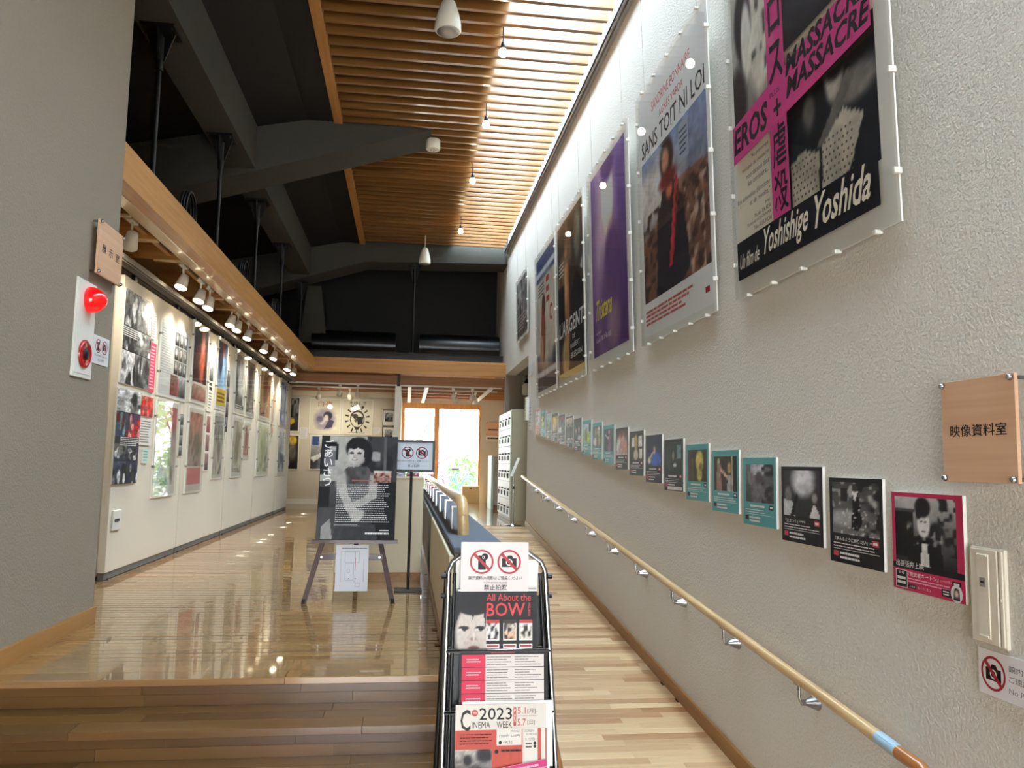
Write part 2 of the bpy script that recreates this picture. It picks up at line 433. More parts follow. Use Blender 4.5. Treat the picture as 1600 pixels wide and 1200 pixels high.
floor = MB().box(-2.7, 3.62, 0.2, 0.2, 19.0, PLAT-0.012).box(0.2, R1, 0.2, 3.6, 19.0, PLAT-0.012).build('floor', 'floor_under')
struct(floor, 'raised gallery floor of narrow polished wooden strips')
lower = struct(MB().box(-1.9, -4.6, -0.1, 2.0, R0, 0.0).box(-1.9, R0, -0.1, 0.44, 3.62, 0.0).build('floor_lower', 'floor'), 'lower hall floor in front of the steps')
ramp = struct(MB().prism([(R0, -0.05), (R1, -0.05), (R1, PLAT-0.012), (R0, -0.012)], 'x', 0.44, 1.80).build('floor_ramp', 'floor_under'), 'wooden strip ramp rising along the right wall')

def plank_mesh(wd, th=0.012):
    c = 0.0035; p = [(-wd/2, -th), (wd/2, -th), (wd/2, -c), (wd/2-c, 0), (-wd/2+c, 0), (-wd/2, -c)]
    return p
PW = 0.0722
def plank_geo(mb, x0, x1, y, z, rot=0.0):
    pts = []
    for (dy, dz) in plank_mesh(PW):
        pts.append((y+dy*math.cos(rot)-dz*math.sin(rot), z+dy*math.sin(rot)+dz*math.cos(rot)))
    mb.prism(pts, 'x', x0+0.0008, x1-0.0008)
unit_plank = MB().prism(plank_mesh(PW), 'x', 0.0, 1.0).mesh('plank')
unit_plank.materials.append(M['floor'])
unit_ramp_plank = unit_plank.copy(); unit_ramp_plank.materials.clear(); unit_ramp_plank.materials.append(M['ramp'])
rng = random.Random(5)
def plank_rows(y0, y1, bounds, length):
    out = []; y = y0+0.0375
    while y < y1:
        xa, xb = bounds(y); x = xa - rng.random()*length
        while x < xb:
            a, b = max(xa, x), min(xb, x+length)
            if b-a > 0.03: out.append((a, b, y))
            x += length
        y += 0.075
    return out
rows = plank_rows(3.885, 18.88, lambda y: (-1.70 if y < 4.8 else -2.6, 0.2 if y < R1 else 3.5), 0.91)
for (a, b, y) in rows[:296]:
    o = obj('plank', unit_plank, None, floor)
    o.location = (a+0.0006, y, PLAT+rng.uniform(-0.0003, 0.0003)); o.scale = (b-a-0.0012, 1, 1)
    o.rotation_euler = (rng.uniform(-0.006, 0.006), rng.uniform(-0.0008, 0.0008), 0)
mb = MB()
for (a, b, y) in rows[296:]: plank_geo(mb, a, b, y, PLAT+rng.uniform(-0.0003, 0.0003), rng.uniform(-0.003, 0.003))
mb.build('plank_field', 'floor', floor)['kind'] = 'stuff'
for k, (ya, yb) in enumerate(((3.575, 3.70), (3.701, 3.792), (3.793, 3.884))):
    xs = -1.70
    for L in ((0.86, 1.04) if k % 2 else (1.22, 0.68)):
        MB().cbox(xs, ya, PLAT-0.03, min(0.2, xs+L)-0.0008, yb, PLAT, 0.003 if k == 0 else 0.001).build('nosing_board', 'floor', floor); xs += L
for (a, b, y) in plank_rows(R0+0.02, R1-0.03, lambda y: (0.44, 1.785), 0.75):
    o = obj('plank', unit_ramp_plank, None, ramp)
    o.location = (a+0.0006, y, (y-R0)*SL); o.scale = (b-a-0.0012, 1, 1); o.rotation_euler = (RANG+rng.uniform(-0.003, 0.003), 0, 0)

# steps down from the platform
RIS, TRD = 0.112, 0.30
mb = MB()
for i in range(6):
    xr = 0.2 if i < 3 else 0.10
    mb.box(-1.70, 3.575-TRD*(i+1)+0.02, 0.0, xr, 3.62-TRD*i if i else 3.62, PLAT-RIS*(i+1)-0.02)
steps = struct(mb.build('stairs', 'floor_under'), 'low wooden steps climbing to the gallery floor')
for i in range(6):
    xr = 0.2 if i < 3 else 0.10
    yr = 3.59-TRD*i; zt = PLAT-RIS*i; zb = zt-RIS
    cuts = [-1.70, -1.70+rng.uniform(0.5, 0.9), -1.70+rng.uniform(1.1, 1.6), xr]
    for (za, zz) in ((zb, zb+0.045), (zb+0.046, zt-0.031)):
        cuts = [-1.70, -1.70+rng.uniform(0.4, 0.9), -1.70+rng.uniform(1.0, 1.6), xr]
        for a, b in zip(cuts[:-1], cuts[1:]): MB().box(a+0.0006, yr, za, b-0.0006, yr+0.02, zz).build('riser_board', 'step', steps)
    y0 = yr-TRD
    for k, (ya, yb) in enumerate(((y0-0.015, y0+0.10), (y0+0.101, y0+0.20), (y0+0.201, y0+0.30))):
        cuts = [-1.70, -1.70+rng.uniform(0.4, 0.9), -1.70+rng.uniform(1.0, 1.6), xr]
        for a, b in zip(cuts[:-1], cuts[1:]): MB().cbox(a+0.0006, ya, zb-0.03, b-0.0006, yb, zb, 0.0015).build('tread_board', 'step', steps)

# walls
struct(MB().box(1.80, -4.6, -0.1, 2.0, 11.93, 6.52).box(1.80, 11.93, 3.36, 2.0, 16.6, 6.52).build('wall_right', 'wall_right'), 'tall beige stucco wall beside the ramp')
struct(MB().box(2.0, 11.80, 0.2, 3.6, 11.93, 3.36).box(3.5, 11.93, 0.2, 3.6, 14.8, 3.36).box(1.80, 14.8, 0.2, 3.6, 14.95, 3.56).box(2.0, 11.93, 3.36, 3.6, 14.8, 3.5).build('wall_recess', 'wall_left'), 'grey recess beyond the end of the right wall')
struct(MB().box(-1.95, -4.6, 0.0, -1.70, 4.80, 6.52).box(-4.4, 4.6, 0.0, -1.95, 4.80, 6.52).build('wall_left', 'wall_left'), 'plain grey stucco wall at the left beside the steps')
struct(MB().box(-4.4, 4.8, 3.60, -4.3, 16.8, 6.52).box(-4.4, 16.6, 3.60, 2.0, 16.8, 6.52).build('wall_upper', 'black'), 'black painted upper walls above the gallery')
struct(MB().box(-2.76, 4.8, 0.2, -2.62, 17.5, 3.56).build('wall_gallery', 'wall_pale'), 'pale wall behind the left gallery displays')
struct(MB().box(-2.62, 17.36, 0.2, -0.26, 17.5, 3.56).build('wall_far', 'wall_pale'), 'pale far wall hung with posters')
struct(MB().box(-0.4, 18.9, 3.09, 2.6, 19.1, 3.60).box(1.73, 18.9, 0.2, 2.6, 19.1, 3.09).box(-0.4, 18.9, 0.2, -0.14, 19.1, 3.09).box(2.4, 14.95, 0.2, 2.5, 18.9, 3.6).box(-0.3, 17.5, 0.2, -0.26, 18.9, 3.6).build('wall_back', 'wall_pale'), 'pale wall around the garden window')
struct(MB().box(-1.95, -4.8, 0, -1.45, -4.6, 6.52).box(1.65, -4.8, 0, 2.0, -4.6, 6.52).box(-1.45, -4.8, 3.1, 1.65, -4.6, 6.52).build('wall_entrance', 'wall_right'), 'entrance wall behind the viewer')
for (n, xa, xb) in (('window_2', -1.45, 1.65),):
    w = struct(MB().box(xa, -4.72, 0, xa+0.08, -4.66, 3.1).box(xb-0.08, -4.72, 0, xb, -4.66, 3.1).box(xa, -4.72, 3.0, xb, -4.66, 3.1).box(0.06, -4.72, 0, 0.14, -4.66, 3.0).build(n, 'frame_wood'), 'unseen glazed doors assumed behind the viewer, added with the fill light')  # assumed glazing, put in to go with the rear fill lamp
    MB().box(xa+0.08, -4.70, 0, 0.06, -4.69, 3.0).build('pane', 'pane', w); MB().box(0.14, -4.70, 0, xb-0.08, -4.69, 3.0).build('pane', 'pane', w)

# baseboards
struct(MB().prism([(R0, 0.0), (R1, PLAT), (R1, PLAT+0.085), (R0, 0.085)], 'x', 1.783, 1.80).box(1.783, -4.6, 0, 1.80, R0, 0.085).build('baseboard_right', 'base_wood'))
struct(MB().box(-1.70, 3.575, PLAT, -1.682, 4.80, PLAT+0.085).prism([(1.78, 0.12), (3.575, PLAT), (3.575, PLAT+0.085), (1.78, 0.23)], 'x', -1.70, -1.682).build('baseboard_left', 'base_wood'))
struct(MB().box(-2.60, 17.33, PLAT, -0.26, 17.36, PLAT+0.10).build('baseboard_back', 'white'))

# roof, frames and slatted ceiling
ceiling = struct(MB().prism([(-4.4, 5.06), (-1.3, 5.745), (-0.99, 5.745), (-0.99, 5.87), (0.80, 5.87), (0.80, 6.52), (-4.4, 6.52)], 'y', -4.8, 16.8)
                 .box(0.80, -4.8, 6.4, 2.0, -1.3, 6.52).box(0.80, 14.8, 6.4, 2.0, 16.8, 6.52).build('ceiling', 'black'), 'dark roof above the hall')
slatc = struct(MB().box(-0.88, -1.2, 5.845, 0.80, 14.78, 5.868).build('ceiling_slatted', 'board_dark'), 'slatted wooden ceiling over the ramp')
for (ya, yb) in ((-1.2, 9.42), (10.04, 14.79)):
    MB().cbox(-0.985, ya, 5.72, -0.882, yb, 5.85, 0.004).build('edge_trim', 'slat_trim', slatc)
slat_full = MB().cbox(-0.88, -0.023, 0, 1.70, 0.023, 0.10, 0.002).mesh('slat'); slat_full.materials.append(M['slat'])
slat_short = MB().cbox(0.18, -0.023, 0, 1.70, 0.023, 0.10, 0.002).mesh('slat'); slat_short.materials.append(M['slat'])
y = 6.962-0.2*40
while y < 14.76:
    inb = 9.40 < y < 10.06
    o = obj('slat', slat_short if inb else slat_full, None, slatc); o.location = (0, y, 5.73); y += 0.2
sl = struct(MB().box(0.80, -1.3, 6.44, 0.84, 14.8, 6.52).box(1.76, -1.3, 6.44, 1.80, 14.8, 6.52).build('window_3', 'alu'), 'long roof light over the slats along the right wall')
for k in range(8):
    ya = -1.3+16.1/8*k
    MB().box(0.84, ya, 6.47, 1.76, ya+16.1/8-0.04, 6.48).build('pane', 'pane', sl); MB().box(0.84, ya+16.1/8-0.04, 6.44, 1.76, ya+16.1/8, 6.5).build('glazing_bar', 'alu', sl)
tb = lambda x: 5.08+0.3185*(x+1.87)
struct(MB().prism([(-4.35, tb(-4.35)), (0.18, tb(0.18)), (0.18, 5.86), (-0.99, 5.90), (-4.35, 5.9)], 'y', 9.42, 10.04).build('trim_1', 'beam_grey'), 'grey roof beam whose sloping underside meets the slatted ceiling')
struct(MB().prism([(-4.35, tb(-4.35)), (-0.86, tb(-0.86)), (1.80, 5.49), (1.80, 6.4), (-4.35, 6.4)], 'y', 14.8, 15.46).build('trim_2', 'beam_grey'), 'grey roof beam with a kinked underside at the far end')
for n, (ya, yb) in enumerate(((4.8, 9.42), (10.04, 14.8))):
    struct(MB().box(-2.21, ya, 5.10, -1.87, yb, 5.66).build('trim_%d' % (3+n), 'beam_grey'), ('near' if n == 0 else 'far')+' grey purlin carrying the hanging rods')
struct(MB().prism([(-2.14, 3.98), (-1.62, 3.98), (-1.76, 5.1), (-2.02, 5.1)], 'y', 15.75, 16.1).build('trim_5', 'beam_grey'), 'grey tapered strut below the far roof beam')

# gallery edge: wooden beams, lattice, boarded ceiling
struct(MB().box(-4.35, 4.8, 3.56, -1.80, 16.6, 3.60).box(-4.35, 14.9, 3.561, 2.45, 18.95, 3.601).build('ceiling_gallery', 'beam_wood'), 'boarded wooden ceiling of the gallery')
gb = struct(MB().cbox(-1.80, 4.80, 3.32, -1.70, 14.8, 3.555, 0.004).build('trim_6', 'beam_wood'), 'long wooden edge beam of the left gallery')
MB().cbox(-1.90, 4.80, 3.32, -1.80, 14.8, 3.37, 0.006).build('ledge', 'rail_wood', gb)  # paler wood paints in the light caught along the bottom edge
MB().cbox(-2.02, 4.80, 3.36, -1.98, 14.8, 3.40, 0.004).build('ledge', 'beam_wood', gb)
for yy in (5.55, 6.18, 6.80, 8.36, 8.95, 10.56, 11.09, 13.12, 13.66):
    MB().cbox(-2.55, yy-0.015, 3.33, -1.90, yy+0.015, 3.555, 0.002).build('cross_joist', 'beam_wood_x', gb)
    MB().cbox(-2.12, yy-0.02, 3.312, -1.90, yy+0.02, 3.329, 0.002).build('cross_strip', 'rail_wood', gb)  # pale strip colour stands in for light caught under each joist
cb = struct(MB().cbox(-1.80, 14.80, 3.325, 1.80, 14.90, 3.56, 0.004).build('trim_7', 'beam_wood_x'), 'wooden cross beam spanning the hall in front of the far gallery')
for yy in (15.55, 16.30, 17.0, 17.75, 18.4):
    MB().cbox(-2.6, yy-0.03, 3.16, 2.38, yy+0.03, 3.36, 0.003).build('cross_joist', 'beam_wood_x', cb)
struct(MB().box(-2.60, 17.26, 3.06, -0.27, 17.30, 3.17).build('trim_8', 'cream_box'), 'pale valance above the far display wall')

# garden window
w1 = struct(MB().box(-0.14, 18.92, 2.965, 1.73, 19.02, 3.09).box(0.63, 18.92, PLAT, 0.75, 19.02, 2.965).box(-0.14, 18.92, PLAT, -0.06, 19.02, 2.965).box(1.69, 18.92, PLAT, 1.73, 19.02, 2.965).box(-0.14, 18.92, PLAT, 1.73, 19.02, PLAT+0.05).build('window_1', 'frame_wood'), 'garden window in a wooden frame')
MB().box(-0.06, 18.96, PLAT+0.05, 0.63, 18.97, 2.965).build('pane', 'pane', w1)
MB().box(0.75, 18.96, PLAT+0.05, 1.69, 18.97, 2.965).build('pane', 'pane', w1)

# ================================================================ things
# ---- handrail along the right wall
def rail_pt(y): return (1.715, y, (y-R0)*SL+0.745)
hr = thing('handrail', 'round wooden handrail on steel brackets along the right wall', 'handrail')
pts = [rail_pt(11.78-0.6*i) for i in range(16)]+[rail_pt(2.66)]
MB().tube(pts, 0.024, 14).build('rail', 'rail_wood', hr)
MB().tube([rail_pt(2.66), rail_pt(2.60), rail_pt(2.54), (1.715, 2.49, 0.695), (1.715, 2.455, 0.66), (1.715, 2.44, 0.60), (1.715, 2.45, 0.54), (1.735, 2.46, 0.50), (1.80, 2.46, 0.48)], 0.024, 14).build('curved_end', 'rail_end', hr)
tp = MB().tube([rail_pt(2.78), rail_pt(2.665)], 0.0246, 14).build('tape', 'tape', hr); tp['label'] = 'pale blue tape printed with small lettering'
s_ = Sheet(0.085, 0.012); s_.lines(0, 0, 1, 1, 1, (30, 40, 70), .8, 0, 2, 7)
tl = s_.build('tape_lettering', tp, 'print'); tl.matrix_world = place((1.6935, 2.765, rail_pt(2.765)[2]+0.008), (0, -1, -SL), (0.45, -SL*0.9, 0.9))
cup = MB().lathe([(0.012, 0.075), (0.013, 0.055), (0.034, 0.004), (0.034, 0.0)], (1.80, 0, 0), (-1, 0, 0), 18).mesh('wall_cup'); cup.materials.append(M['chrome'])
for i in range(11):
    yb = 10.84-0.83*i
    x, y, z = rail_pt(yb)
    b = MB().tube([(x, y, z-0.022), (x, y, z-0.075), (x+0.006, y, z-0.092), (x+0.022, y, z-0.10), (1.74, y, z-0.10)], 0.0075, 8).box(x-0.012, y-0.03, z-0.027, x+0.012, y+0.03, z-0.021).build('bracket', 'steel', hr)
    c = obj('wall_cup', cup, None, b); c.location = (0, y, z-0.10)

# ---- barrier between the platform and the ramp
br = thing('barrier', 'low barrier with wooden rail and grey panels between gallery floor and ramp', 'barrier')
MB().cbox(0.225, 3.64, 0.0, 0.44, 11.6, 1.30, 0.004).build('core', 'grey_panel', br)
MB().cbox(0.222, 3.62, 1.30, 0.47, 11.6, 1.325, 0.004).build('cap', 'grey_cloth', br)
for k, (ya, yb, m) in enumerate(((3.62, 6.18, 'cream_box'), (6.20, 7.2, 'grey_panel'), (7.22, 8.2, 'grey_panel'), (8.22, 9.8, 'grey_panel'), (9.82, 11.58, 'grey_panel'))):
    MB().cbox(0.203, ya, PLAT+0.06, 0.224, yb, 1.29, 0.003).build('side_panel', m, br)
MB().box(0.20, 3.62, PLAT, 0.225, 11.58, PLAT+0.06).build('skirting', 'base_wood', br)
MB().tube([(0.30, 11.6, 1.50), (0.30, 8.0, 1.50), (0.30, 4.42, 1.50), (0.302, 4.34, 1.495), (0.305, 4.29, 1.47), (0.307, 4.275, 1.42)], 0.031, 14).build('rail', 'rail_wood', br)
MB().tube([(0.307, 4.275, 1.425), (0.312, 4.27, 1.32), (0.316, 4.27, 1.21)], 0.031, 14).build('end_post', 'rail_wood', br)
plate = MB().cbox(0.262, -0.045, 1.325, 0.275, 0.045, 1.455, 0.002).box(0.262, -0.045, 1.448, 0.32, 0.045, 1.456).mesh('rail_bracket'); plate.materials.append(M['steel'])
for i in range(9):
    o = obj('rail_bracket', plate, None, br); o.location = (0, 4.62+0.8*i, 0)

# ---- hanging rods
def rod(x, y, z0, z1, label):
    t = thing('hanger_rod', label, 'hanger rod', 'black steel hanger rods', Matrix.Translation((x, y, z0)))
    h = z1-z0
    MB().tube([(0, 0, 0), (0, 0, h-0.10)], 0.020, 10).build('rod', 'black_metal', t)
    MB().box(-0.13, -0.13, h-0.022, 0.13, 0.13, h).build('top_plate', 'black_metal', t)
    MB().prism([(-0.11, h-0.022), (0.11, h-0.022), (0.035, h-0.26), (-0.035, h-0.26)], 'y', -0.008, 0.008).build('gusset', 'black_metal', t)
    MB().prism([(-0.11, h-0.022), (0.11, h-0.022), (0.035, h-0.26), (-0.035, h-0.26)], 'x', -0.008, 0.008).build('gusset', 'black_metal', t)
    g = MB().tube([(0, 0, h-0.34), (0, 0, h-0.06)], 0.032, 10).build('socket', 'black_metal', t)
    for (bx, by) in ((-0.10, -0.10), (0.10, -0.10), (-0.10, 0.10), (0.10, 0.10)):
        MB().lathe([(0.012, 0), (0.012, 0.02)], (bx, by, h-0.042), (0, 0, 1), 6).build('bolt', 'black_metal', t)
    MB().box(-0.07, -0.09, -0.0, 0.07, 0.09, 0.012).build('foot_plate', 'black_metal', t)
for i, yy in enumerate((6.40, 8.53, 10.63, 12.78)):
    rod(-2.05, yy, 3.75, 5.10, 'black hanger rod above the left gallery beam, %s from the front' % ORD[i])
rod(-2.05, 15.1, 3.75, tb(-2.05), 'black hanger rod above the gallery corner where both wooden beams meet')
rod(0.05, 15.1, 3.75, 5.43, 'black hanger rod standing in the middle over the wooden cross beam')
t = thing('steel_channel', 'black steel channel lying behind the top of the left wooden beam', 'steel beam')
MB().box(-2.10, 4.82, 3.604, -2.00, 15.2, 3.614).build('flange', 'black_metal', t); MB().box(-2.055, 4.82, 3.612, -2.045, 15.2, 3.738).build('web', 'black_metal', t); MB().box(-2.10, 4.82, 3.738, -2.00, 15.2, 3.75).build('flange', 'black_metal', t)
t = thing('steel_channel', 'black steel channel lying along the top of the wooden cross beam', 'steel beam')
MB().box(-1.98, 15.05, 3.604, 1.78, 15.15, 3.614).build('flange', 'black_metal', t); MB().box(-1.98, 15.095, 3.612, 1.78, 15.105, 3.738).build('web', 'black_metal', t); MB().box(-1.98, 15.05, 3.738, 1.78, 15.15, 3.75).build('flange', 'black_metal', t)
for i, yy in enumerate((7.0, 9.4, 11.6)):
    t = thing('cable_coil', 'dark cable coil hung behind the left gallery beam, %s from the front' % ORD[i], 'cable', 'cable coils', Matrix.Translation((-1.93, yy, 3.604)))
    for k in range(3):
        MB().tube([(0.02*k-0.02, 0.16*math.cos(a)+0.01*k, 0.19+0.19*math.sin(a)) for a in [2*math.pi*j/18 for j in range(19)]], 0.011, 6, False).build('loop', 'black_metal', t)
    MB().cbox(-0.035, -0.42, 0.0, 0.035, 0.34, 0.10, 0.01).build('cover', 'navy_cloth', t)
# duct on the far upper wall
for (xa, xb, nm) in ((-1.9, -0.28, 'left'), (0.18, 1.78, 'right')):
    t = thing('air_duct', 'round black air duct above the cross beam, %s of the central rod' % nm, 'duct')
    MB().tube([(xa, 15.95, 4.0), (xb, 15.95, 4.0)], 0.26, 28).build('pipe', 'black_gloss', t)
    for q in (0.12, 0.5, 0.88):
        MB().tube([(xa+(xb-xa)*q-0.02, 15.95, 4.0), (xa+(xb-xa)*q+0.02, 15.95, 4.0)], 0.267, 28).build('joint_ring', 'black_gloss', t)
    MB().box(xa+0.3, 15.85, 3.604, xa+0.36, 16.05, 3.76).box(xb-0.36, 15.85, 3.604, xb-0.3, 16.05, 3.76).build('support', 'black_metal', t)

# ---- ceiling fittings
def pendant(x, y, zb, ztop, r, h, label):
    t = thing('pendant_lamp', label, 'lamp', 'white pendant lamps', Matrix.Translation((x, y, zb)))
    prof = [(r*0.92, 0.0), (r, h*0.04), (r*0.97, h*0.25), (r*0.80, h*0.55), (r*0.55, h*0.85), (r*0.34, h*0.98), (r*0.1, h)]
    MB().lathe(prof, seg=28).build('shade', 'lamp_white', t)
    MB().lathe([(r*0.80, 0.004), (r*0.82, -0.004), (r*0.3, -0.006), (0.001, -0.006)], seg=24).build('lens', 'alu', t)
    MB().tube([(0, 0, h), (0, 0, ztop-zb)], 0.007, 8).build('cord', 'lamp_white', t)
pendant(0.240, 6.6, 5.415, 5.73, 0.116, 0.30, 'white pendant lamp hanging nearest below the slatted ceiling')
pendant(0.213, 14.0, 5.21, 5.73, 0.105, 0.30, 'white pendant lamp on a cord near the far end of the slatted ceiling')
for i, yy in enumerate((7.012, 8.607, 10.434, 12.806)):
    lab = ['nearest bare bulb hanging on a black cord below the slats', 'second bare bulb on a black cord below the slats', 'third bare bulb on a black cord, beyond the grey roof beam', 'farthest bare bulb on a black cord below the slats'][i]
    t = thing('hanging_bulb', lab, 'light bulb', 'bare bulbs under the slats', Matrix.Translation((0.77, yy, 5.45)))
    MB().tube([(0, 0, 0.13), (0, 0, 0.29)], 0.006, 8).build('cord', 'black_metal', t)
    MB().lathe([(0.020, 0.075), (0.024, 0.10), (0.018, 0.135), (0.006, 0.15)], seg=14).build('socket', 'black_metal', t)
    MB().lathe([(0.001, 0.0), (0.028, 0.008), (0.040, 0.032), (0.036, 0.058), (0.022, 0.078)], seg=16).build('bulb', 'bulb', t)
t = thing('smoke_detector', 'white round detector under the sloping grey roof beam', 'detector', None, Matrix.Translation((0.21, 9.72, 5.60)))
MB().lathe([(0.082, 0.0), (0.088, 0.006), (0.088, 0.12), (0.082, 0.13)], seg=24).build('body', 'lamp_white', t)
for a in range(5):
    q = 2*math.pi*a/5; MB().lathe([(0.007, 0.0), (0.007, 0.004)], (0.03*math.cos(q), 0.03*math.sin(q), -0.003), (0, 0, 1), 8).build('vent_hole', 'black_plastic', t)

# picture rail at the top of the right wall
t = thing('picture_rail', 'grey metal picture rail running along the top of the right wall', 'rail')
MB().box(1.765, -1.0, 5.66, 1.80, 14.75, 5.70).build('channel', 'alu', t); MB().box(1.72, -1.0, 5.69, 1.765, 14.75, 5.705).build('lip', 'black_metal', t); MB().tube([(1.735, -1.0, 5.655), (1.735, 14.75, 5.655)], 0.012, 8).build('rod', 'chrome', t)

# ---- track spotlights
def spot(loc, aim, label, group, power, lit=True, size=1.0):
    o = Vector(loc); d = (Vector(aim)-o).normalized()
    t = thing('track_spotlight', label, 'spotlight', group, Matrix.Translation(o))
    MB().cbox(-0.022, -0.075, 0.125, 0.022, 0.075, 0.165, 0.004).build('adapter', 'lamp_white', t)
    MB().tube([(0, 0, 0.125), (0, 0, 0.05), tuple(-d*0.03)], 0.009, 8).build('arm', 'lamp_white', t)
    R = 0.055*size
    MB().lathe([(0.02*size, -0.065*size), (0.036*size, -0.06*size), (R*0.82, 0.0), (R, 0.062*size), (R*0.95, 0.066*size), (R*0.88, 0.060*size)], (0, 0, 0), d, 20).build('can', 'lamp_white', t)
    MB().lathe([(R*0.90, 0.0615*size), (0.001, 0.0625*size)], (0, 0, 0), d, 20).build('lens', 'spot_lens' if lit else 'alu', t)
    if lit:
        l = bpy.data.lights.new('spot_light', 'SPOT'); l.energy = power; l.color = (1.0, 0.90, 0.72); l.spot_size = math.radians(88); l.spot_blend = 1.0; l.shadow_soft_size = 0.05
        lo = bpy.data.objects.new('spot_light', l); COL.objects.link(lo); lo.parent = t
        lo.location = d*0.09; lo.rotation_euler = d.to_track_quat('-Z', 'Y').to_euler()
    return t
t = thing('lighting_track', 'long lighting track under the left gallery ceiling', 'track')
MB().box(-1.988, 4.9, 3.385, -1.952, 14.7, 3.415).build('channel', 'lamp_white', t); MB().box(-1.976, 4.9, 3.381, -1.964, 14.7, 3.3855).build('slot', 'black_metal', t)
for i, yy in enumerate((5.80, 7.12, 7.72, 8.07, 9.07, 9.41, 10.03, 11.17, 11.98, 13.36, 14.05)):
    spot((-1.97, yy, 3.22), (-2.12 if i else -2.3, yy-(0.36 if i else -0.6), 2.35 if i else 2.6), 'white track spotlight over the left display panels, %s from the front' % ORD[i], 'spotlights over the left display panels', 52 if i else 30)
for (yy, nm) in ((15.25, 'near'), (16.05, 'far')):
    t = thing('lighting_track', '%s lighting track crossing the far gallery ceiling' % ('nearer' if nm == 'near' else 'farther'), 'track')
    MB().box(-2.5, yy-0.018, 3.13, 1.78, yy+0.018, 3.16).build('channel', 'lamp_white', t); MB().box(-2.5, yy-0.006, 3.126, 1.78, yy+0.006, 3.1305).build('slot', 'black_metal', t)
for i, (xx, yy, lit) in enumerate(((-1.28, 15.25, True), (-0.95, 15.25, False), (0.85, 15.25, False), (1.22, 15.25, False), (-1.75, 16.05, True), (-1.15, 16.05, True), (0.95, 16.05, False), (1.35, 16.05, False))):
    spot((xx, yy, 2.965), (xx+(0.1 if i % 2 else -0.15), 17.3, 2.2), '%s far gallery spotlight, %s' % ('lit' if lit else 'unlit', ['left of two on the nearer track before the partition', 'right of two on the nearer track before the partition', 'left of two on the nearer track before the window', 'right of two on the nearer track before the window', 'left of two on the farther track before the partition', 'right of two on the farther track before the partition', 'left of two on the farther track before the window', 'right of two on the farther track before the window'][i]), 'spotlights in the far gallery', 40, lit)
for (xx, nm) in ((0.02, 'left'), (0.34, 'middle'), (1.55, 'right')):
    t = thing('ceiling_rail', 'white ceiling rail running back to the garden window, %s of three' % nm, 'rail')
    MB().box(xx-0.035, 14.95, 3.09, xx+0.035, 18.85, 3.125).build('channel', 'lamp_white', t); MB().box(xx-0.008, 14.95, 3.086, xx+0.008, 18.85, 3.0905).build('slot', 'alu', t)

# ================================================================ posters on the right wall
W_, H_ = 1.46, 1.95
def brighten(sheet, k):
    sheet.c = [tuple(min(0.9, v*k+0.004) for v in c) for c in sheet.c]
def acrylic_poster(label, yfar, z0, w, h, sheet, mx, my, lean=0.03, clips=5, wires=True):
    """clear acrylic sheet with clips over a mounted poster, hung from wires"""
    t = thing('framed_poster', label, 'poster', 'large film posters on the right wall', on_right(yfar, z0, 0.018, lean))
    MB().cbox(0.004, 0.004, 0.0, w-0.004, h-0.004, 0.008, 0.001).build('backing', 'board_white', t)
    brighten(sheet, 1.35)
    sheet.build('print', t, 'print', 0.0085, mx, my)
    MB().cbox(0, 0, 0.022, w, h, 0.026, 0.0008).build('acrylic_sheet', 'acrylic', t)
    cm = MB().cbox(-0.012, -0.006, -0.002, 0.012, 0.010, 0.030, 0.002).mesh('clip'); cm.materials.append(M['white'])
    cs = MB().cbox(-0.006, -0.012, -0.002, 0.010, 0.012, 0.030, 0.002).mesh('clip'); cs.materials.append(M['white'])
    for k in range(clips):
        q = (k+0.5)/clips
        for yy, s in ((0.0, 1), (h, -1)):
            o = obj('clip', cm, None, t); o.location = (w*q, yy, 0); o.scale = (1, s, 1)
        for xx, s in ((0.0, 1), (w, -1)):
            o = obj('clip', cs, None, t); o.location = (xx, h*q, 0); o.scale = (s, 1, 1)
    if wires:
        zt = 5.655-z0
        for xx in (w*0.12, w*0.88):
            MB().tube([(xx, h, 0.004), (xx, zt*math.cos(lean)-0.0, 0.02-0.0*zt)], 0.0014, 5).build('wire', 'steel', t)
    return t
PINK = (196, 62, 128); INK = (24, 24, 34); CREAM = (214, 202, 182)
# 1 pink cross with black and white photographs
s = Sheet(W_*0.90, H_*0.92, CREAM)
s.pic(0, 0.46, 0.36, 1.0, picture(34, 44, (120, 116, 110), (196, 190, 180), [('e', .72, .5, .34, .42, (206, 198, 184), .3), ('e', .30, .58, .22, .22, (30, 30, 36), .3), ('e', .38, .46, .13, .22, (214, 206, 194), .3), ('e', .10, .15, .25, .2, (28, 28, 34), .5), ('s', .5, .2, 1, 1, (80, 78, 76), 12, .62)], 3, .18))
s.pic(0.45, 0.10, 1.0, 0.44, picture(60, 40, (24, 26, 34), (20, 22, 30), [('e', .58, .80, .10, .19, (176, 168, 158), .4), ('e', .60, .92, .14, .16, (22, 22, 28), .3), ('e', .80, .62, .22, .12, (122, 116, 110), .6), ('p', [(.36, .38), (.48, .36), (.80, .68), (.72, .76)], (104, 98, 94)), ('e', .28, .68, .07, .13, (96, 92, 88), .7), ('p', [(.03, .0), (.36, .0), (.38, .34), (.20, .42), (.03, .40)], (170, 160, 144)), ('p', [(.40, .0), (.70, .06), (.86, .38), (.66, .52), (.42, .36)], (176, 166, 150))], 4, .2))
for gx in range(16):
    for gy in range(7):
        if (gx % 16) != 7:
            s.ell(0.475+gx*0.026+(0.008 if gy % 2 else 0), 0.115+gy*0.018, 0.006, 0.004, (96, 88, 78), 6)
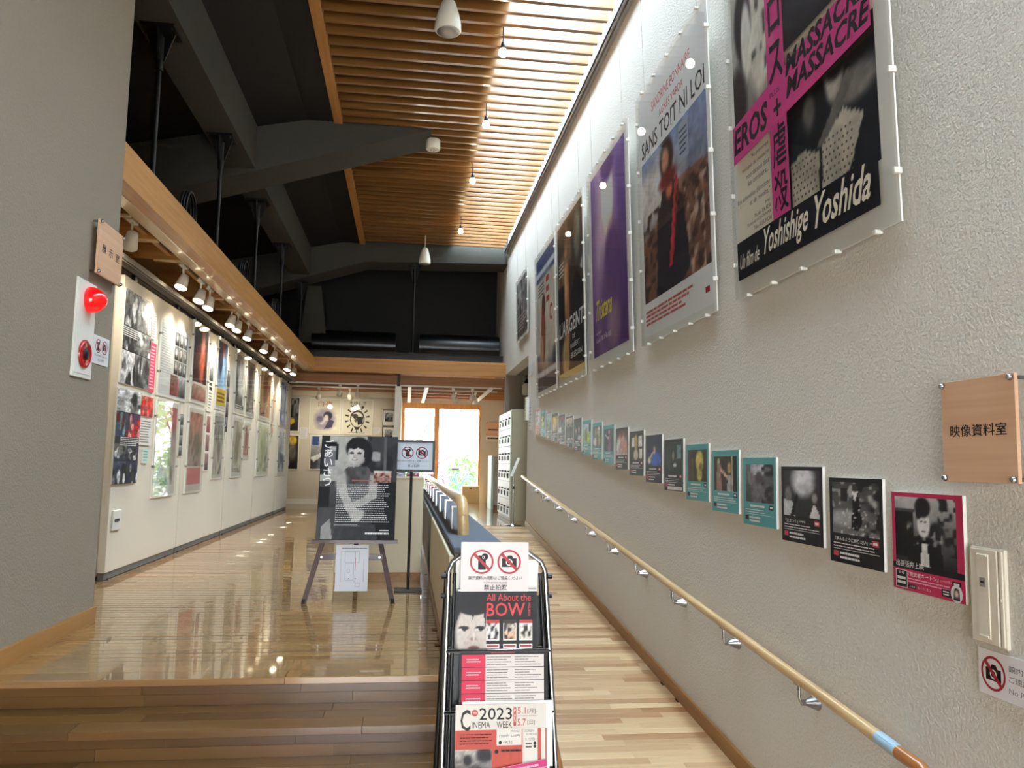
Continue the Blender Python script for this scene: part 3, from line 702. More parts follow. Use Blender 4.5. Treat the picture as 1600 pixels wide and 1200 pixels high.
s.pic(0.45, 0.545, 1.0, 1.0, picture(26, 26, (30, 30, 38), (60, 58, 64), [('e', .5, .6, .3, .3, (120, 112, 106), .6), ('s', 0, 0, 1, 1, (20, 20, 26), 6, .5)], 9, .2))
s.rect(0.33, 0.10, 0.465, 1.0, PINK)
s.poly([(0, .36), (1, .40), (1, .545), (0, .475)], PINK)
s.rect(0, 0.0, 1, 0.115, INK)
s.text('EROS', .01, .385, .31, .465, INK, 0.05, 0.03)
s.text('MASSACRE', .47, .472, .985, .53, INK, 0.04, 0.03, 0.006); s.text('MASSACRE', .47, .412, .985, .468, INK, 0.04, 0.03, 0.004)
s.text('PLUS', .345, .455, .42, .47, INK)
s.text('+', .37, .39, .43, .44, INK, 0, 0.02)
s.text('虐', .35, .25, .455, .37, INK, 0, 0.012); s.text('殺', .35, .125, .455, .24, INK, 0, 0.012)
s.text('ス', .345, .49, .455, .60, INK, 0, 0.02); s.text('ロ', .355, .63, .45, .73, INK, 0, 0.02); s.text('エ', .355, .77, .45, .87, INK, 0, 0.02)
for i, l in enumerate(('"Au printemps', 'rescapés du massacre', 'nous dansons dans', 'les cerisiers...', 'Vos échevelées d\'érotisme', 'et de révolte."')):
    n = len(l)*0.0118; y = .335-.024*i-(.012 if i > 3 else 0); s.text(l, .315-n, y, .315, y+.016, (50, 44, 40), 0.02)
s.text('avec', .27, .178, .315, .186, (50, 44, 40))
for i, l in enumerate(('Mariko OKADA', 'Toshiyuki HOSOKAWA', 'Yuko KUSUNOKI')):
    n = len(l)*0.0118; s.text(l, .32-n, .158-.017*i, .32, .170-.017*i, (40, 36, 34))
s.text('Un film de', .02, .03, .20, .075, CREAM, 0.08, .008); s.text('Yoshishige', .215, .014, .57, .108, CREAM, 0.10, 0.016); s.text('Yoshida', .60, .026, .95, .108, CREAM, 0.10, 0.016)
acrylic_poster('largest nearest wall poster with pink cross bands and black lettering', 4.10, 2.61, W_, H_, s, W_*0.03, H_*0.05)
# 2 dark figure in a field
s = Sheet(W_*0.95, H_*0.955, (226, 220, 210))
s.pic(.02, .135, .98, .715, picture(56, 60, (112, 76, 58), (120, 140, 176), [('p', [(0, 0), (1, 0), (1, .62), (.62, .66), (.0, .42)], (112, 76, 60)), ('e', .2, .72, .4, .2, (206, 198, 190), .8), ('s', 0, 0, 1, .6, (66, 44, 38), 22, .52), ('s', .5, 0, 1, .55, (168, 140, 124), 26, .66), ('p', [(.22, .0), (.26, .45), (.34, .66), (.52, .70), (.66, .52), (.74, .06), (.6, .0)], (36, 34, 44)), ('e', .43, .86, .11, .14, (60, 36, 34), .3), ('e', .41, .85, .055, .085, (170, 118, 92), .5), ('e', .46, .64, .05, .06, (196, 112, 64), .6), ('p', [(.55, .68), (.59, .68), (.47, .14), (.43, .14)], (186, 44, 48)), ('p', [(.60, .66), (.62, .66), (.50, .20), (.48, .20)], (150, 30, 40)), ('e', .44, .72, .14, .06, (110, 30, 34), .6)], 12, .22, 14))
s.text('SANDRINE BONNAIRE', .22, .885, .80, .925, (186, 66, 70)); s.text('AGNÈS VARDA', .34, .825, .70, .862, (186, 66, 70))
s.text('SANS TOIT NI LOI', .03, .735, .97, .805, (28, 24, 24), 0.0, 0.006)
s.rect(.62, .56, .75, .70, (150, 158, 172)); s.lines(.63, .58, .74, .68, 5, (60, 64, 80), .4)
s.lines(.03, .04, .80, .105, 4, (178, 86, 84), .55, .3, 8, 9); s.rect(.90, .045, .95, .065, (170, 40, 50))
acrylic_poster('poster of a dark coated figure in a brown field under pale sky', 5.86, 2.61, W_, H_, s, W_*0.03, H_*0.03)
# 3 purple
s = Sheet(W_*0.84, H_*0.90, (208, 196, 176))
PUR = (96, 60, 122)
s.pic(0, 0.0, 1, 1.0, picture(46, 62, (90, 54, 112), (104, 82, 156), [('e', .40, .60, .30, .55, (196, 166, 184), .9), ('e', .50, .80, .17, .19, (236, 216, 200), .25), ('p', [(.40, .66), (.62, .70), (.66, .52), (.50, .56)], (222, 200, 178)), ('p', [(.56, .62), (.68, .62), (.80, .42), (.70, .40)], (220, 200, 190)), ('e', .62, .44, .22, .20, PUR, .4), ('e', .52, .98, .2, .1, (86, 62, 128), .4), ('e', .46, .20, .30, .28, (110, 78, 126), .9), ('e', .62, .12, .16, .10, (150, 120, 140), .9)], 21, .12, 6))
s.text('Tristana', .06, .19, .56, .30, (236, 196, 54), 0.12, 0.012); s.text('Luis BUÑUEL', .10, .075, .55, .105, (222, 206, 196)); s.text('un film de', .10, .118, .26, .135, (222, 206, 196), .05)
acrylic_poster('purple poster with a pale portrait and yellow script lettering', 7.60, 2.61, W_, H_, s, W_*0.08, H_*0.06)
# 4 black and brown
s = Sheet(W_*0.93, H_*0.93, (30, 26, 26))
s.pic(0, 0, 1, 1, picture(44, 60, (44, 32, 28), (70, 58, 46), [('e', .38, .5, .10, .42, (176, 118, 74), .5), ('e', .34, .62, .06, .20, (206, 150, 100), .4), ('p', [(.55, 0), (.95, 0), (.98, .5), (.75, .62), (.55, .5)], (22, 20, 24)), ('e', .80, .82, .12, .14, (120, 122, 110), .5), ('e', .15, .5, .12, .3, (26, 22, 22), .6), ('e', .3, .12, .14, .14, (190, 156, 110), .5), ('s', 0, .6, 1, 1, (120, 92, 64), 8, .55)], 31, .25))
s.text('L\'ARGENT', .03, .27, .98, .37, (236, 232, 226), 0.02, 0.02); s.text('DE', .58, .22, .68, .245, (220, 214, 206)); s.text('ROBERT', .50, .165, .84, .195, (220, 214, 206)); s.text('BRESSON', .50, .105, .92, .14, (220, 214, 206), 0, .008)
s.lines(.06, .66, .30, .76, 4, (206, 200, 190), .45); s.rect(0, 0, 1, .04, (196, 178, 110))
acrylic_poster('black and brown poster with large white slab lettering', 9.30, 2.61, W_, H_, s, W_*0.035, H_*0.035)
# 5 pale with red lettering
s = Sheet(W_*0.92, H_*0.93, (206, 196, 180))
s.pic(0, 0, 1, 1, picture(40, 54, (60, 62, 74), (52, 66, 110), [('e', .5, .5, .62, .34, (204, 194, 178), .4), ('r', 0, .28, 1, .82, (202, 192, 176)), ('e', .36, .42, .12, .22, (140, 76, 50), .4), ('e', .40, .62, .10, .08, (90, 52, 40), .4), ('e', .28, .30, .08, .10, (196, 150, 120), .4), ('r', 0, .86, 1, .90, (200, 206, 216)), ('r', 0, .1, 1, .14, (190, 196, 206))], 41, .16))
s.lines(.55, .60, .72, .82, 3, (168, 56, 48), .6, .2, 5, 2); s.ring(.80, .52, .08, .03, (168, 56, 48)); s.lines(.1, .70, .45, .80, 4, (60, 50, 48), .4)
acrylic_poster('narrow looking pale poster with red lettering and blue edge, before the last small poster', 10.86, 2.61, W_, H_, s, W_*0.04, H_*0.035)
# 6 small grey
s = Sheet(1.12, 0.92, (150, 140, 132)); s.pic(0.02, .02, .98, .98, picture(30, 26, (120, 104, 96), (150, 146, 142), [('s', 0, 0, 1, 1, (70, 60, 58), 10, .55), ('s', 0, .2, 1, .8, (206, 198, 190), 12, .62)], 51, .2))
s.lines(.1, .1, .9, .4, 5, (220, 210, 200), .2, .5)
acrylic_poster('small faded grey poster high up at the far end of the right wall', 13.05, 3.70, 1.20, 1.02, s, .04, .05, 0.03, 3)

# ================================================================ small programme panels
TEAL = (92, 166, 166); BLK = (30, 28, 32); WHT = (232, 228, 222)
def programme(i, label, base, img, kind='plain', title='', year='', white_note=False):
    yfar = 2.772+0.4385*i; z0 = 1.279+0.0437*i; w, h = 0.382, 0.346
    t = thing('programme_panel', label, 'poster', 'row of small film panels above the handrail', on_right(yfar, z0, 0.0))
    MB().cbox(0, 0, 0.001, w, h, 0.014, 0.0008).build('foam_board', 'board_white', t)
    s = Sheet(w, h, base); fg = WHT
    if kind == 'pink':
        s.pic(.05, .27, .91, .955, img); s.rect(0, .215, 1, .275, BLK); s.text('出張活弁上映', .05, .235, .46, .30, WHT, 0, .006)
        s.rect(.04, .02, .215, .20, WHT); s.rect(.047, .026, .208, .194, BLK)
        s.text('会場', .085, .155, .17, .185, WHT); s.lines(.065, .05, .19, .14, 2, WHT, .6, 0, 3, 4)
        s.text('『荒武者キートン』', .23, .15, .66, .195, WHT, 0, .006); s.text('(1923年)', .69, .155, .83, .185, (240, 190, 200)); s.rect(.84, .145, .95, .19, BLK); s.lines(.86, .155, .93, .18, 1, WHT, .8, 0, 3, 3)
        s.lines(.23, .085, .84, .14, 2, (240, 176, 190), .4); s.rect(.23, .03, .345, .07, BLK); s.text('上映日', .245, .038, .33, .062, WHT); s.text('6.17(土)', .37, .035, .55, .066, (240, 190, 200))
        s.rect(.70, .03, .85, .10, BLK); s.lines(.72, .04, .80, .09, 2, WHT, .5)
        s.circ(.895, .08, .075, WHT); s.pic(.855, .02, .935, .135, picture(10, 12, (40, 40, 44), (235, 230, 226), [('e', .5, .75, .34, .26, (30, 28, 30), .3), ('e', .5, .55, .25, .28, (226, 190, 168), .3)], 2, .1))
    else:
        x0, x1 = (.09, .93) if base == TEAL else (.06, .94)
        y0, y1 = (.34, .90) if base == TEAL else (.345, .95)
        s.pic(x0, y0, x1, y1, img)
        bx = BLK if base == TEAL else (206, 70, 88)
        if title: s.text(title, .10, .255, .10+.052*len(title), .305, fg, 0, .006)
        else: s.lines(.22, .26, .66, .31, 1, fg, .6, 0, i)
        if year: s.text(year, .12+.052*len(title), .262, .28+.052*len(title), .295, fg)
        s.rect(.80, .25, .92, .315, bx); s.lines(.82, .265, .90, .30, 1, WHT, .8, 0, 3, 2)
        s.lines(.07, .175, .92, .245, 2, fg, .32, .4, i+3, 9); s.rect(.07, .160, .93, .166, fg)
        s.rect(.07, .075, .17, .135, bx); s.lines(.20, .04, .60, .14, 2, fg, .5, .3, i+7, 6)
        if white_note: s.rect(.18, .02, .95, .085, WHT)
    s.build('print', t, 'print_gloss', 0.0145)
P_ = lambda *a, **k: picture(26, 24, *a, **k)
programme(0, 'crimson bordered film panel with a black and white man in a bow tie, nearest panel', (196, 46, 88), picture(46, 44, (40, 38, 40), (190, 188, 184), [('r', 0, .1, .33, .78, (22, 22, 24)), ('r', 0, .78, .34, .83, (70, 70, 70)), ('s', .72, .2, 1, 1, (40, 40, 42), 14, .5), ('p', [(.20, 0), (.24, .38), (.42, .46), (.56, .44), (.76, .38), (.80, 0)], (26, 25, 28)), ('e', .70, .50, .13, .16, (44, 42, 44), .3), ('s', .22, .3, .85, .65, (150, 148, 146), 18, .68), ('e', .49, .62, .105, .20, (222, 218, 212), .2), ('e', .48, .86, .13, .15, (34, 32, 34), .25), ('e', .41, .78, .05, .1, (34, 32, 34), .3), ('p', [(.42, .0), (.46, .34), (.54, .34), (.58, .0)], (220, 216, 212)), ('p', [(.42, .41), (.42, .33), (.49, .37), (.56, .33), (.56, .41), (.49, .38)], (18, 18, 20)), ('r', .43, .64, .47, .66, (60, 56, 56)), ('r', .51, .64, .55, .66, (60, 56, 56)), ('r', .46, .50, .53, .515, (120, 90, 90))], 61, .12, 10), 'pink')
programme(1, 'black film panel with a caped figure in a leafy garden, beside the crimson panel', BLK, picture(40, 40, (120, 118, 116), (70, 70, 70), [('s', 0, .5, 1, 1, (170, 168, 164), 12, .6), ('s', .55, 0, 1, 1, (28, 28, 30), 8, .4), ('r', .20, .62, .34, .88, (30, 30, 32)), ('e', .3, .3, .4, .16, (170, 168, 166), .6), ('p', [(.42, .1), (.46, .80), (.58, .80), (.66, .25), (.56, .08)], (14, 14, 16)), ('p', [(.44, .84), (.50, .62), (.58, .84)], (230, 228, 224)), ('e', .51, .90, .06, .08, (60, 58, 58), .3), ('s', .2, 0, 1, .5, (225, 222, 220), 24, .74)], 62, .15, 10), 'plain', '『夢みるように眠りたい』', '(1986年)')
programme(2, 'black film panel with white smoke above two dark figures', BLK, picture(36, 36, (40, 40, 42), (60, 60, 62), [('e', .55, .80, .30, .35, (236, 236, 238), .6), ('e', .6, .62, .2, .1, (200, 200, 200), .7), ('e', .13, .45, .10, .20, (120, 116, 114), .5), ('p', [(0, 0), (0, .35), (.25, .32), (.32, 0)], (208, 206, 204)), ('p', [(.18, 0), (.36, .5), (.42, .46), (.28, 0)], (12, 12, 14)), ('e', .86, .42, .07, .10, (150, 146, 142), .5), ('p', [(.72, 0), (.84, .3), (.98, .1), (.98, 0)], (206, 204, 202))], 63, .15), 'plain', '『火まつり』', '(1985)')
programme(3, 'teal film panel with a grey photograph of people embracing', TEAL, P_((60, 60, 66), (120, 118, 124), [('r', .2, .72, .65, 1, (190, 188, 196)), ('e', .2, .62, .11, .16, (128, 124, 126), .4), ('e', .5, .62, .14, .2, (84, 80, 84), .4), ('e', .5, .2, .3, .3, (120, 116, 120), .5), ('s', .6, 0, 1, 1, (40, 40, 46), 8, .5)], seed=64))
programme(4, 'teal film panel with two pale robed figures against brown', TEAL, P_((56, 40, 34), (64, 58, 44), [('e', .2, .85, .06, .1, (206, 180, 166), .4), ('p', [(.08, 0), (.14, .8), (.3, .78), (.34, 0)], (170, 130, 116)), ('p', [(.25, .72), (.62, .42), (.6, .34), (.28, .58)], (206, 172, 156)), ('e', .68, .66, .08, .16, (190, 160, 110), .5), ('p', [(.58, 0), (.62, .45), (.76, .48), (.76, 0)], (186, 182, 186)), ('r', .78, 0, .82, 1, (200, 190, 160)), ('r', .84, 0, 1, 1, (30, 26, 26))], seed=65))
programme(5, 'teal film panel with a yellow lit face on dark green', TEAL, P_((56, 48, 24), (44, 46, 30), [('e', .62, .64, .20, .34, (216, 196, 100), .35), ('e', .62, .22, .14, .22, (206, 190, 96), .4), ('e', .70, .46, .10, .12, (150, 120, 60), .6), ('r', 0, 0, .14, 1, (92, 52, 32)), ('r', .2, 0, .3, .7, (90, 84, 36))], seed=66))
programme(6, 'black film panel with a dim green room and a small white note', BLK, P_((30, 40, 34), (46, 58, 50), [('r', .7, .45, .95, .9, (110, 146, 140)), ('r', .05, .1, .3, .9, (54, 68, 58)), ('e', .48, .55, .05, .16, (170, 150, 130), .4), ('e', .58, .25, .1, .06, (206, 200, 196), .5)], seed=67), 'plain', '', '', True)
programme(7, 'black film panel with a figure spread in a blue dress', BLK, P_((30, 44, 96), (26, 34, 66), [('e', .65, .25, .4, .25, (52, 96, 186), .4), ('e', .55, .55, .08, .14, (196, 160, 140), .4), ('e', .2, .2, .12, .12, (226, 216, 176), .4), ('p', [(.2, .3), (.45, .52), (.5, .46), (.28, .22)], (206, 180, 160))], seed=68))
programme(8, 'black film panel with a seated figure between bright windows', BLK, P_((40, 34, 24), (46, 42, 34), [('r', .1, .5, .34, .85, (236, 234, 226)), ('r', .66, .5, .95, .9, (240, 238, 232)), ('r', .72, .05, .95, .4, (226, 222, 210)), ('e', .45, .65, .14, .3, (196, 166, 90), .4), ('e', .45, .2, .2, .2, (216, 200, 176), .5)], seed=69))
programme(9, 'black film panel with pink figures in the photograph', BLK, P_((210, 190, 180), (60, 50, 48), [('e', .5, .5, .3, .4, (206, 150, 140), .5), ('e', .5, .85, .12, .14, (130, 50, 50), .4), ('e', .2, .4, .16, .3, (226, 216, 210), .5), ('e', .85, .3, .14, .3, (206, 140, 110), .5)], seed=70))
programme(10, 'teal film panel with a mauve grey dancing figure', TEAL, P_((60, 56, 66), (90, 88, 98), [('p', [(.4, 0), (.5, .7), (.66, .7), (.7, 0)], (136, 110, 120)), ('p', [(.1, .8), (.5, .6), (.5, .52), (.1, .7)], (196, 190, 196)), ('e', .55, .85, .08, .1, (190, 170, 166), .4)], seed=71))
programme(11, 'teal film panel with cream and grey figures, between two other teal panels', TEAL, P_((120, 110, 96), (90, 90, 80), [('e', .35, .7, .16, .25, (176, 150, 130), .4), ('e', .7, .75, .16, .24, (226, 220, 206), .4), ('e', .25, .25, .2, .2, (226, 226, 220), .5), ('e', .75, .35, .16, .3, (170, 170, 120), .5)], seed=72))
programme(12, 'teal film panel with green grass and white sky', TEAL, P_((150, 180, 90), (200, 214, 224), [('e', .4, .45, .12, .35, (120, 100, 80), .4), ('e', .7, .3, .16, .3, (180, 200, 90), .5), ('r', .8, .6, 1, 1, (40, 50, 60))], seed=73))
programme(13, 'black film panel with a dark night photograph and pink lights', BLK, P_((34, 28, 30), (26, 26, 28), [('e', .3, .45, .12, .14, (190, 130, 140), .5), ('e', .7, .5, .08, .2, (220, 214, 206), .5), ('e', .75, .1, .2, .14, (196, 190, 186), .5)], seed=74))
programme(14, 'black film panel with cream sky over a dark skyline', BLK, P_((46, 42, 30), (226, 206, 166), [('r', 0, 0, 1, .5, (52, 46, 34)), ('s', 0, .4, 1, .7, (50, 44, 32), 8, .5)], seed=75))
programme(15, 'black film panel with a red top band and grey scenes', BLK, P_((110, 106, 104), (120, 116, 112), [('r', 0, .82, 1, 1, (150, 60, 66)), ('s', 0, 0, 1, .8, (24, 24, 26), 7, .5), ('r', 0, .1, .4, .4, (220, 218, 214))], seed=76), 'plain', '', '', True)
programme(16, 'dark film panel with a yellow figure, fourth from the far end', (62, 58, 44), P_((80, 74, 40), (216, 180, 56), [('e', .5, .5, .3, .4, (226, 196, 90), .5), ('e', .3, .3, .2, .25, (226, 216, 190), .5), ('r', 0, .88, 1, 1, (30, 28, 26))], seed=77))
programme(17, 'grey green film panel with a pale landscape, third from the far end', (92, 106, 88), P_((110, 126, 96), (160, 176, 172), [('s', 0, 0, 1, .6, (70, 86, 60), 8, .5)], seed=78))
programme(18, 'teal film panel with yellow green foliage, second from the far end', TEAL, P_((120, 140, 80), (60, 110, 90), [('e', .5, .5, .3, .4, (196, 190, 120), .6), ('s', 0, .4, 1, 1, (40, 70, 50), 7, .5)], seed=79))
s19 = programme(19, 'white and red film panel at the far end of the row', (206, 110, 96), P_((206, 190, 186), (222, 214, 210), [('s', 0, 0, 1, 1, (150, 140, 150), 8, .55), ('e', .4, .5, .2, .3, (176, 150, 156), .5)], seed=80))

# ---- signs and plates on the right wall
def wood_sign(label, mat4, w, h, draw):
    t = thing('wooden_sign', label, 'sign', None, mat4)
    MB().cbox(0, 0, 0.028, w, h, 0.040, 0.001).build('board', 'sign_wood', t)
    for part in draw:
        sh = Sheet(w, h); part(sh); sh.build('lettering', t, 'print', 0.0402)
    for (px, py) in ((0.012, 0.012), (w-0.012, 0.012), (0.012, h-0.012), (w-0.012, h-0.012)):
        MB().lathe([(0.006, 0.0), (0.006, 0.041), (0.0105, 0.042), (0.0105, 0.048), (0.007, 0.053)], (px, py, 0), (0, 0, 1), 14).build('standoff', 'chrome', t)
    return t
wood_sign('wooden room sign with five black characters above the switch plate', on_right(2.44, 1.67, 0.0), 0.325, 0.325, [lambda s: s.text('映像資料室', .12, .44, .885, .56, (18, 14, 12), 0, 0.01)])
t = thing('switch_plate', 'tall cream wall control plate beside the crimson panel', 'switch plate', None, on_right(2.365, 1.175, 0.0))
MB().cbox(0, 0, 0, 0.145, 0.295, 0.012, 0.002).build('base', 'plate', t)
MB().cbox(0.006, 0.005, 0.012, 0.122, 0.290, 0.020, 0.002).build('cover', 'plate', t)
MB().cbox(0.040, 0.02, 0.020, 0.090, 0.275, 0.024, 0.0015).build('panel', 'plate', t)
MB().cbox(0.126, 0.005, 0.012, 0.141, 0.290, 0.018, 0.002).build('hinge_strip', 'plate', t)
MB().cbox(0.052, 0.175, 0.0235, 0.078, 0.205, 0.0255, 0.001).build('window', 'alu', t)
s = Sheet(.026, .03); s.lines(.2, .35, .8, .65, 1, (60, 56, 50), .8, 0, 2, 3); s.build('window_lettering', t, 'print', 0.0258, .052, .175)
MB().cbox(0.132, 0.14, 0.018, 0.137, 0.150, 0.022, 0.001).build('latch', 'plate', t)
MB().cbox(0.045, 0.268, 0.024, 0.085, 0.274, 0.027, 0.001).build('grip', 'plate', t); MB().cbox(0.045, 0.022, 0.024, 0.085, 0.030, 0.027, 0.001).build('grip', 'plate', t)
t = thing('no_photo_sign', 'white no photography sign with red ring below the switch plate', 'sign', None, on_right(2.352, 1.025, 0.0))
MB().cbox(0, 0, 0.002, 0.38, 0.135, 0.008, 0.001).build('board', 'board_white', t)
s = Sheet(.38, .135, (236, 230, 228)); no_photo_camera(s, .165, .50, .135, (22, 20, 20), (168, 40, 56))
s.text('館内の撮影は', .335, .66, .80, .80, (110, 104, 112)); s.text('ご遠慮ください', .335, .44, .86, .58, (110, 104, 112)); s.text('No Photos', .335, .20, .66, .31, (120, 114, 120))
s.build('print', t, 'print', 0.0083)
for (nm, lab, ya, za, w, h) in (('wall_notice', 'small white notice high at the far edge of the right wall', 11.86, 3.02, .40, .17), ('wall_notice', 'white notice strip low at the far edge of the right wall', 11.75, 2.20, .22, .40), ('wall_notice', 'pale yellow notice box at the far edge of the right wall', 11.90, 2.36, .12, .34)):
    t = thing(nm, lab, 'notice', None, on_right(ya, za, 0.0)); yellow = 'yellow' in lab
    MB().cbox(0, 0, 0.001, w, h, 0.05 if yellow else 0.006, 0.001).build('board', 'paper', t)
    s = Sheet(w, h, (232, 236, 190) if yellow else (226, 226, 224)); s.lines(.1, .1, .9, .9, 6, (150, 150, 150), .25); s.build('print', t, 'print', .0505 if yellow else .0065)

# ---- left wall by the steps
t = thing('fire_alarm_panel', 'white fire alarm plate with glowing red lamp on the grey left wall', 'alarm', None, on_left(-1.70, 4.262, 2.105))
MB().cbox(0, 0, 0, 0.252, 0.51, 0.010, 0.002).build('plate', 'white', t); MB().cbox(0.02, 0.02, 0.010, 0.232, 0.49, 0.0125, 0.001).build('cover', 'white', t)
MB().lathe([(0.068, 0.010), (0.070, 0.03), (0.064, 0.055), (0.048, 0.078), (0.028, 0.096), (0.001, 0.103)], (0.146, 0.415, 0), (0, 0, 1), 26).build('lamp', 'red_lens', t)
bt = MB().lathe([(0.074, 0.010), (0.074, 0.022), (0.060, 0.030), (0.056, 0.024), (0.001, 0.024)], (0.130, 0.125, 0), (0, 0, 1), 28).build('call_button', 'red', t)
MB().lathe([(0.030, 0.024), (0.028, 0.030), (0.001, 0.031)], (0.130, 0.125, 0), (0, 0, 1), 20).build('button_disc', 'black_plastic', bt)
for k in range(7):
    MB().box(0.06, 0.245+0.008*k, 0.0125, 0.19, 0.249+0.008*k, 0.0132).build('louvre', 'white', t)
wood_sign('wooden room sign with three black characters at the left wall corner', on_left(-1.70, 4.41, 2.67), 0.355, 0.295, [(lambda s, i=i, c=c: s.text(c, .14+.28*i, .42, .31+.28*i, .58, (18, 14, 12), 0, .008)) for i, c in enumerate('展示室')])
t = thing('no_photo_sign', 'small white no photography card below the left wooden sign', 'sign', None, on_left(-1.70, 4.53, 2.203))
MB().cbox(0, 0, 0.001, 0.228, 0.155, 0.004, 0.0005).build('board', 'board_white', t)
s = Sheet(.228, .155, (232, 230, 228)); no_phone(s, .30, .64, .17); no_photo_camera(s, .70, .64, .17); s.text('展示資料の撮影はご遠慮ください', .08, .27, .92, .34, (30, 30, 30)); s.text('禁止拍照', .32, .10, .68, .21, (30, 30, 30)); s.build('print', t, 'print', .0045)

# ================================================================ left display panels
foot = MB().lathe([(0.030, 0.0), (0.030, 0.010), (0.012, 0.014), (0.010, 0.05)], seg=14).mesh('foot'); foot.materials.append(M['black_metal'])
pan_y = ((6.34, 8.16), (8.18, 10.08), (10.10, 11.94), (11.96, 13.90), (13.94, 15.4))
for i, (ya, yb) in enumerate(pan_y):
    t = thing('display_panel', 'cream free hanging display panel on the left, %s from the front' % ORD[i], 'display panel', 'display panels along the left gallery')
    MB().cbox(-2.24, ya, PLAT+0.055, -2.18, yb, 3.09, 0.003).build('board', 'panel', t)
    MB().box(-2.235, ya+0.01, PLAT+0.004, -2.192, yb-0.01, PLAT+0.055).build('kick_strip', 'grey_panel', t)
    for yy in (ya+0.10, yb-0.28 if i else yb-0.28):
        o = obj('foot', foot, None, t); o.location = (-2.212, yy, PLAT)
    for yy in (ya+0.3, yb-0.3):
        MB().box(-2.225, yy-0.03, 3.09, -2.195, yy+0.03, 3.1455).build('hanger', 'black_metal', t)
t = thing('panel_rail', 'aluminium hanging rail above the left display panels', 'rail')
MB().box(-2.25, 5.0, 3.15, -2.17, 15.4, 3.19).build('channel', 'alu', t); MB().box(-2.215, 5.0, 3.146, -2.205, 15.4, 3.1505).build('slot', 'black_metal', t)
MB().box(-2.13, 5.0, 3.15, -2.09, 15.4, 3.18).build('second_channel', 'alu', t); MB().box(-2.115, 5.0, 3.146, -2.105, 15.4, 3.1505).build('second_slot', 'black_metal', t)
for i in range(4):
    x0 = -2.30-0.066*i
    t = thing('stored_panel', 'cream panel stored on edge beside the first display panel, %s from the right' % ORD[i], 'display panel', 'panels stored on edge')
    MB().cbox(x0, 6.36+0.01*(i % 2), PLAT+(0.0 if i > 1 else 0.03), x0+0.058, 8.1, 3.10-0.01*i, 0.003).build('board', 'panel_edge' if i % 2 else 'panel', t)
    MB().box(x0+0.02, 7.0, PLAT, x0+0.04, 7.05, PLAT+0.03).build('foot', 'black_metal', t)

def board(name, label, x, ynear, z0, w, h, sheet, th=0.012, group='prints on the left display panels', cat='poster', glass=False):
    t = thing(name, label, cat, group, on_left(x, ynear, z0))
    MB().cbox(0, 0, 0, w, h, th, 0.001).build('backing', 'board_white', t)
    sheet.build('print', t, 'print', th+0.0004, 0.02 if glass else 0, 0.02 if glass else 0)
    if glass:
        MB().cbox(0, 0, th+0.010, w, h, th+0.014, 0.0005).build('acrylic_sheet', 'acrylic', t)
        for (px, py) in ((0, h*.3), (0, h*.8), (w-0.014, h*.3), (w-0.014, h*.8)):
            MB().cbox(px, py, 0, px+0.014, py+0.02, th+0.018, 0.001).build('clip', 'chrome', t)
    return t
def collage(w, h, cells, seed, dark=0.5):
    """sheet of small photographs"""
    s = Sheet(w, h, (24, 24, 28)); rg = random.Random(seed)
    for k, (x0, y0, x1, y1, bot, top) in enumerate(cells):
        its = []
        for q in range(9):
            g = rg.choice((20, 50, 110, 190, 230)); its.append(('e', rg.random(), rg.random()*0.8, .06+.10*rg.random(), .10+.22*rg.random(), (g, g, g) if max(bot)-min(bot) < 30 else (min(255, bot[0]+60), g*0.6, g*0.6), .4))
        s.pic(x0, y0, x1, y1, picture(26, 30, bot, top, its, seed+k, .5, 9))
    return s
G = lambda a, b: ((a, a, a), (b, b, b))
s = collage(.66, .73, [(0, .62, .45, 1, *G(60, 150)), (.46, .62, 1, 1, *G(120, 190)), (0, .36, .46, .60, *G(40, 90)), (.47, .36, 1, .61, *G(90, 170)), (0, .0, .45, .35, *G(190, 210)), (.46, .0, 1, .35, *G(50, 120))], 101)
s.lines(.0, .50, .62, .61, 5, (236, 234, 230), .45, .2)
board('photo_collage', 'black and white photo collage at the top of the first display panel', -2.18, 6.35, 2.26, .60, .73, s)
s = Sheet(.15, .42, (214, 60, 96)); s.lines(.12, .05, .9, .95, 14, (240, 190, 200), .35)
board('text_strip', 'bright pink text strip beside the upper photo collage', -2.18, 7.02, 2.25, .15, .42, s)
s = Sheet(.13, .22, (220, 214, 206)); s.lines(.1, .05, .9, .95, 9, (90, 86, 84), .4); board('text_label', 'small grey text label above the pink strip', -2.18, 7.0, 2.70, .13, .22, s)
s = collage(.55, .73, [(0, .76, 1, 1, *G(150, 200)), (0, .50, .48, .75, (40, 60, 90), (70, 70, 80)), (.5, .50, 1, .75, (150, 50, 46), (60, 50, 80)), (0, .25, .5, .42, (40, 46, 66), (120, 110, 100)), (.5, .25, 1, .42, (30, 34, 50), (50, 54, 70)), (0, 0, .5, .24, (30, 34, 46), (60, 70, 90)), (.51, 0, 1, .24, (26, 32, 50), (40, 46, 70))], 111)
s.lines(.22, .40, .98, .50, 5, (232, 230, 226), .4, .15)
board('photo_collage', 'dark colour photo collage in the lower half of the first display panel', -2.18, 6.32, 1.49, .52, .73, s)
s = collage(.32, .17, [(0, 0, 1, 1, (150, 50, 50), (190, 110, 90))], 121); board('photo_print', 'small reddish photograph beside the lower photo collage', -2.18, 6.86, 2.035, .32, .17, s)
s = Sheet(.32, .22, (226, 222, 214)); s.lines(.08, .06, .94, .94, 9, (110, 106, 104), .35); board('text_label', 'white text label under the small reddish photograph', -2.18, 6.86, 1.80, .32, .22, s)
s = Sheet(.14, .12, (190, 220, 210)); s.lines(.1, .1, .9, .9, 4, (120, 140, 140), .3); board('text_label', 'tiny pale green label under the white text label', -2.18, 6.99, 1.65, .14, .12, s)
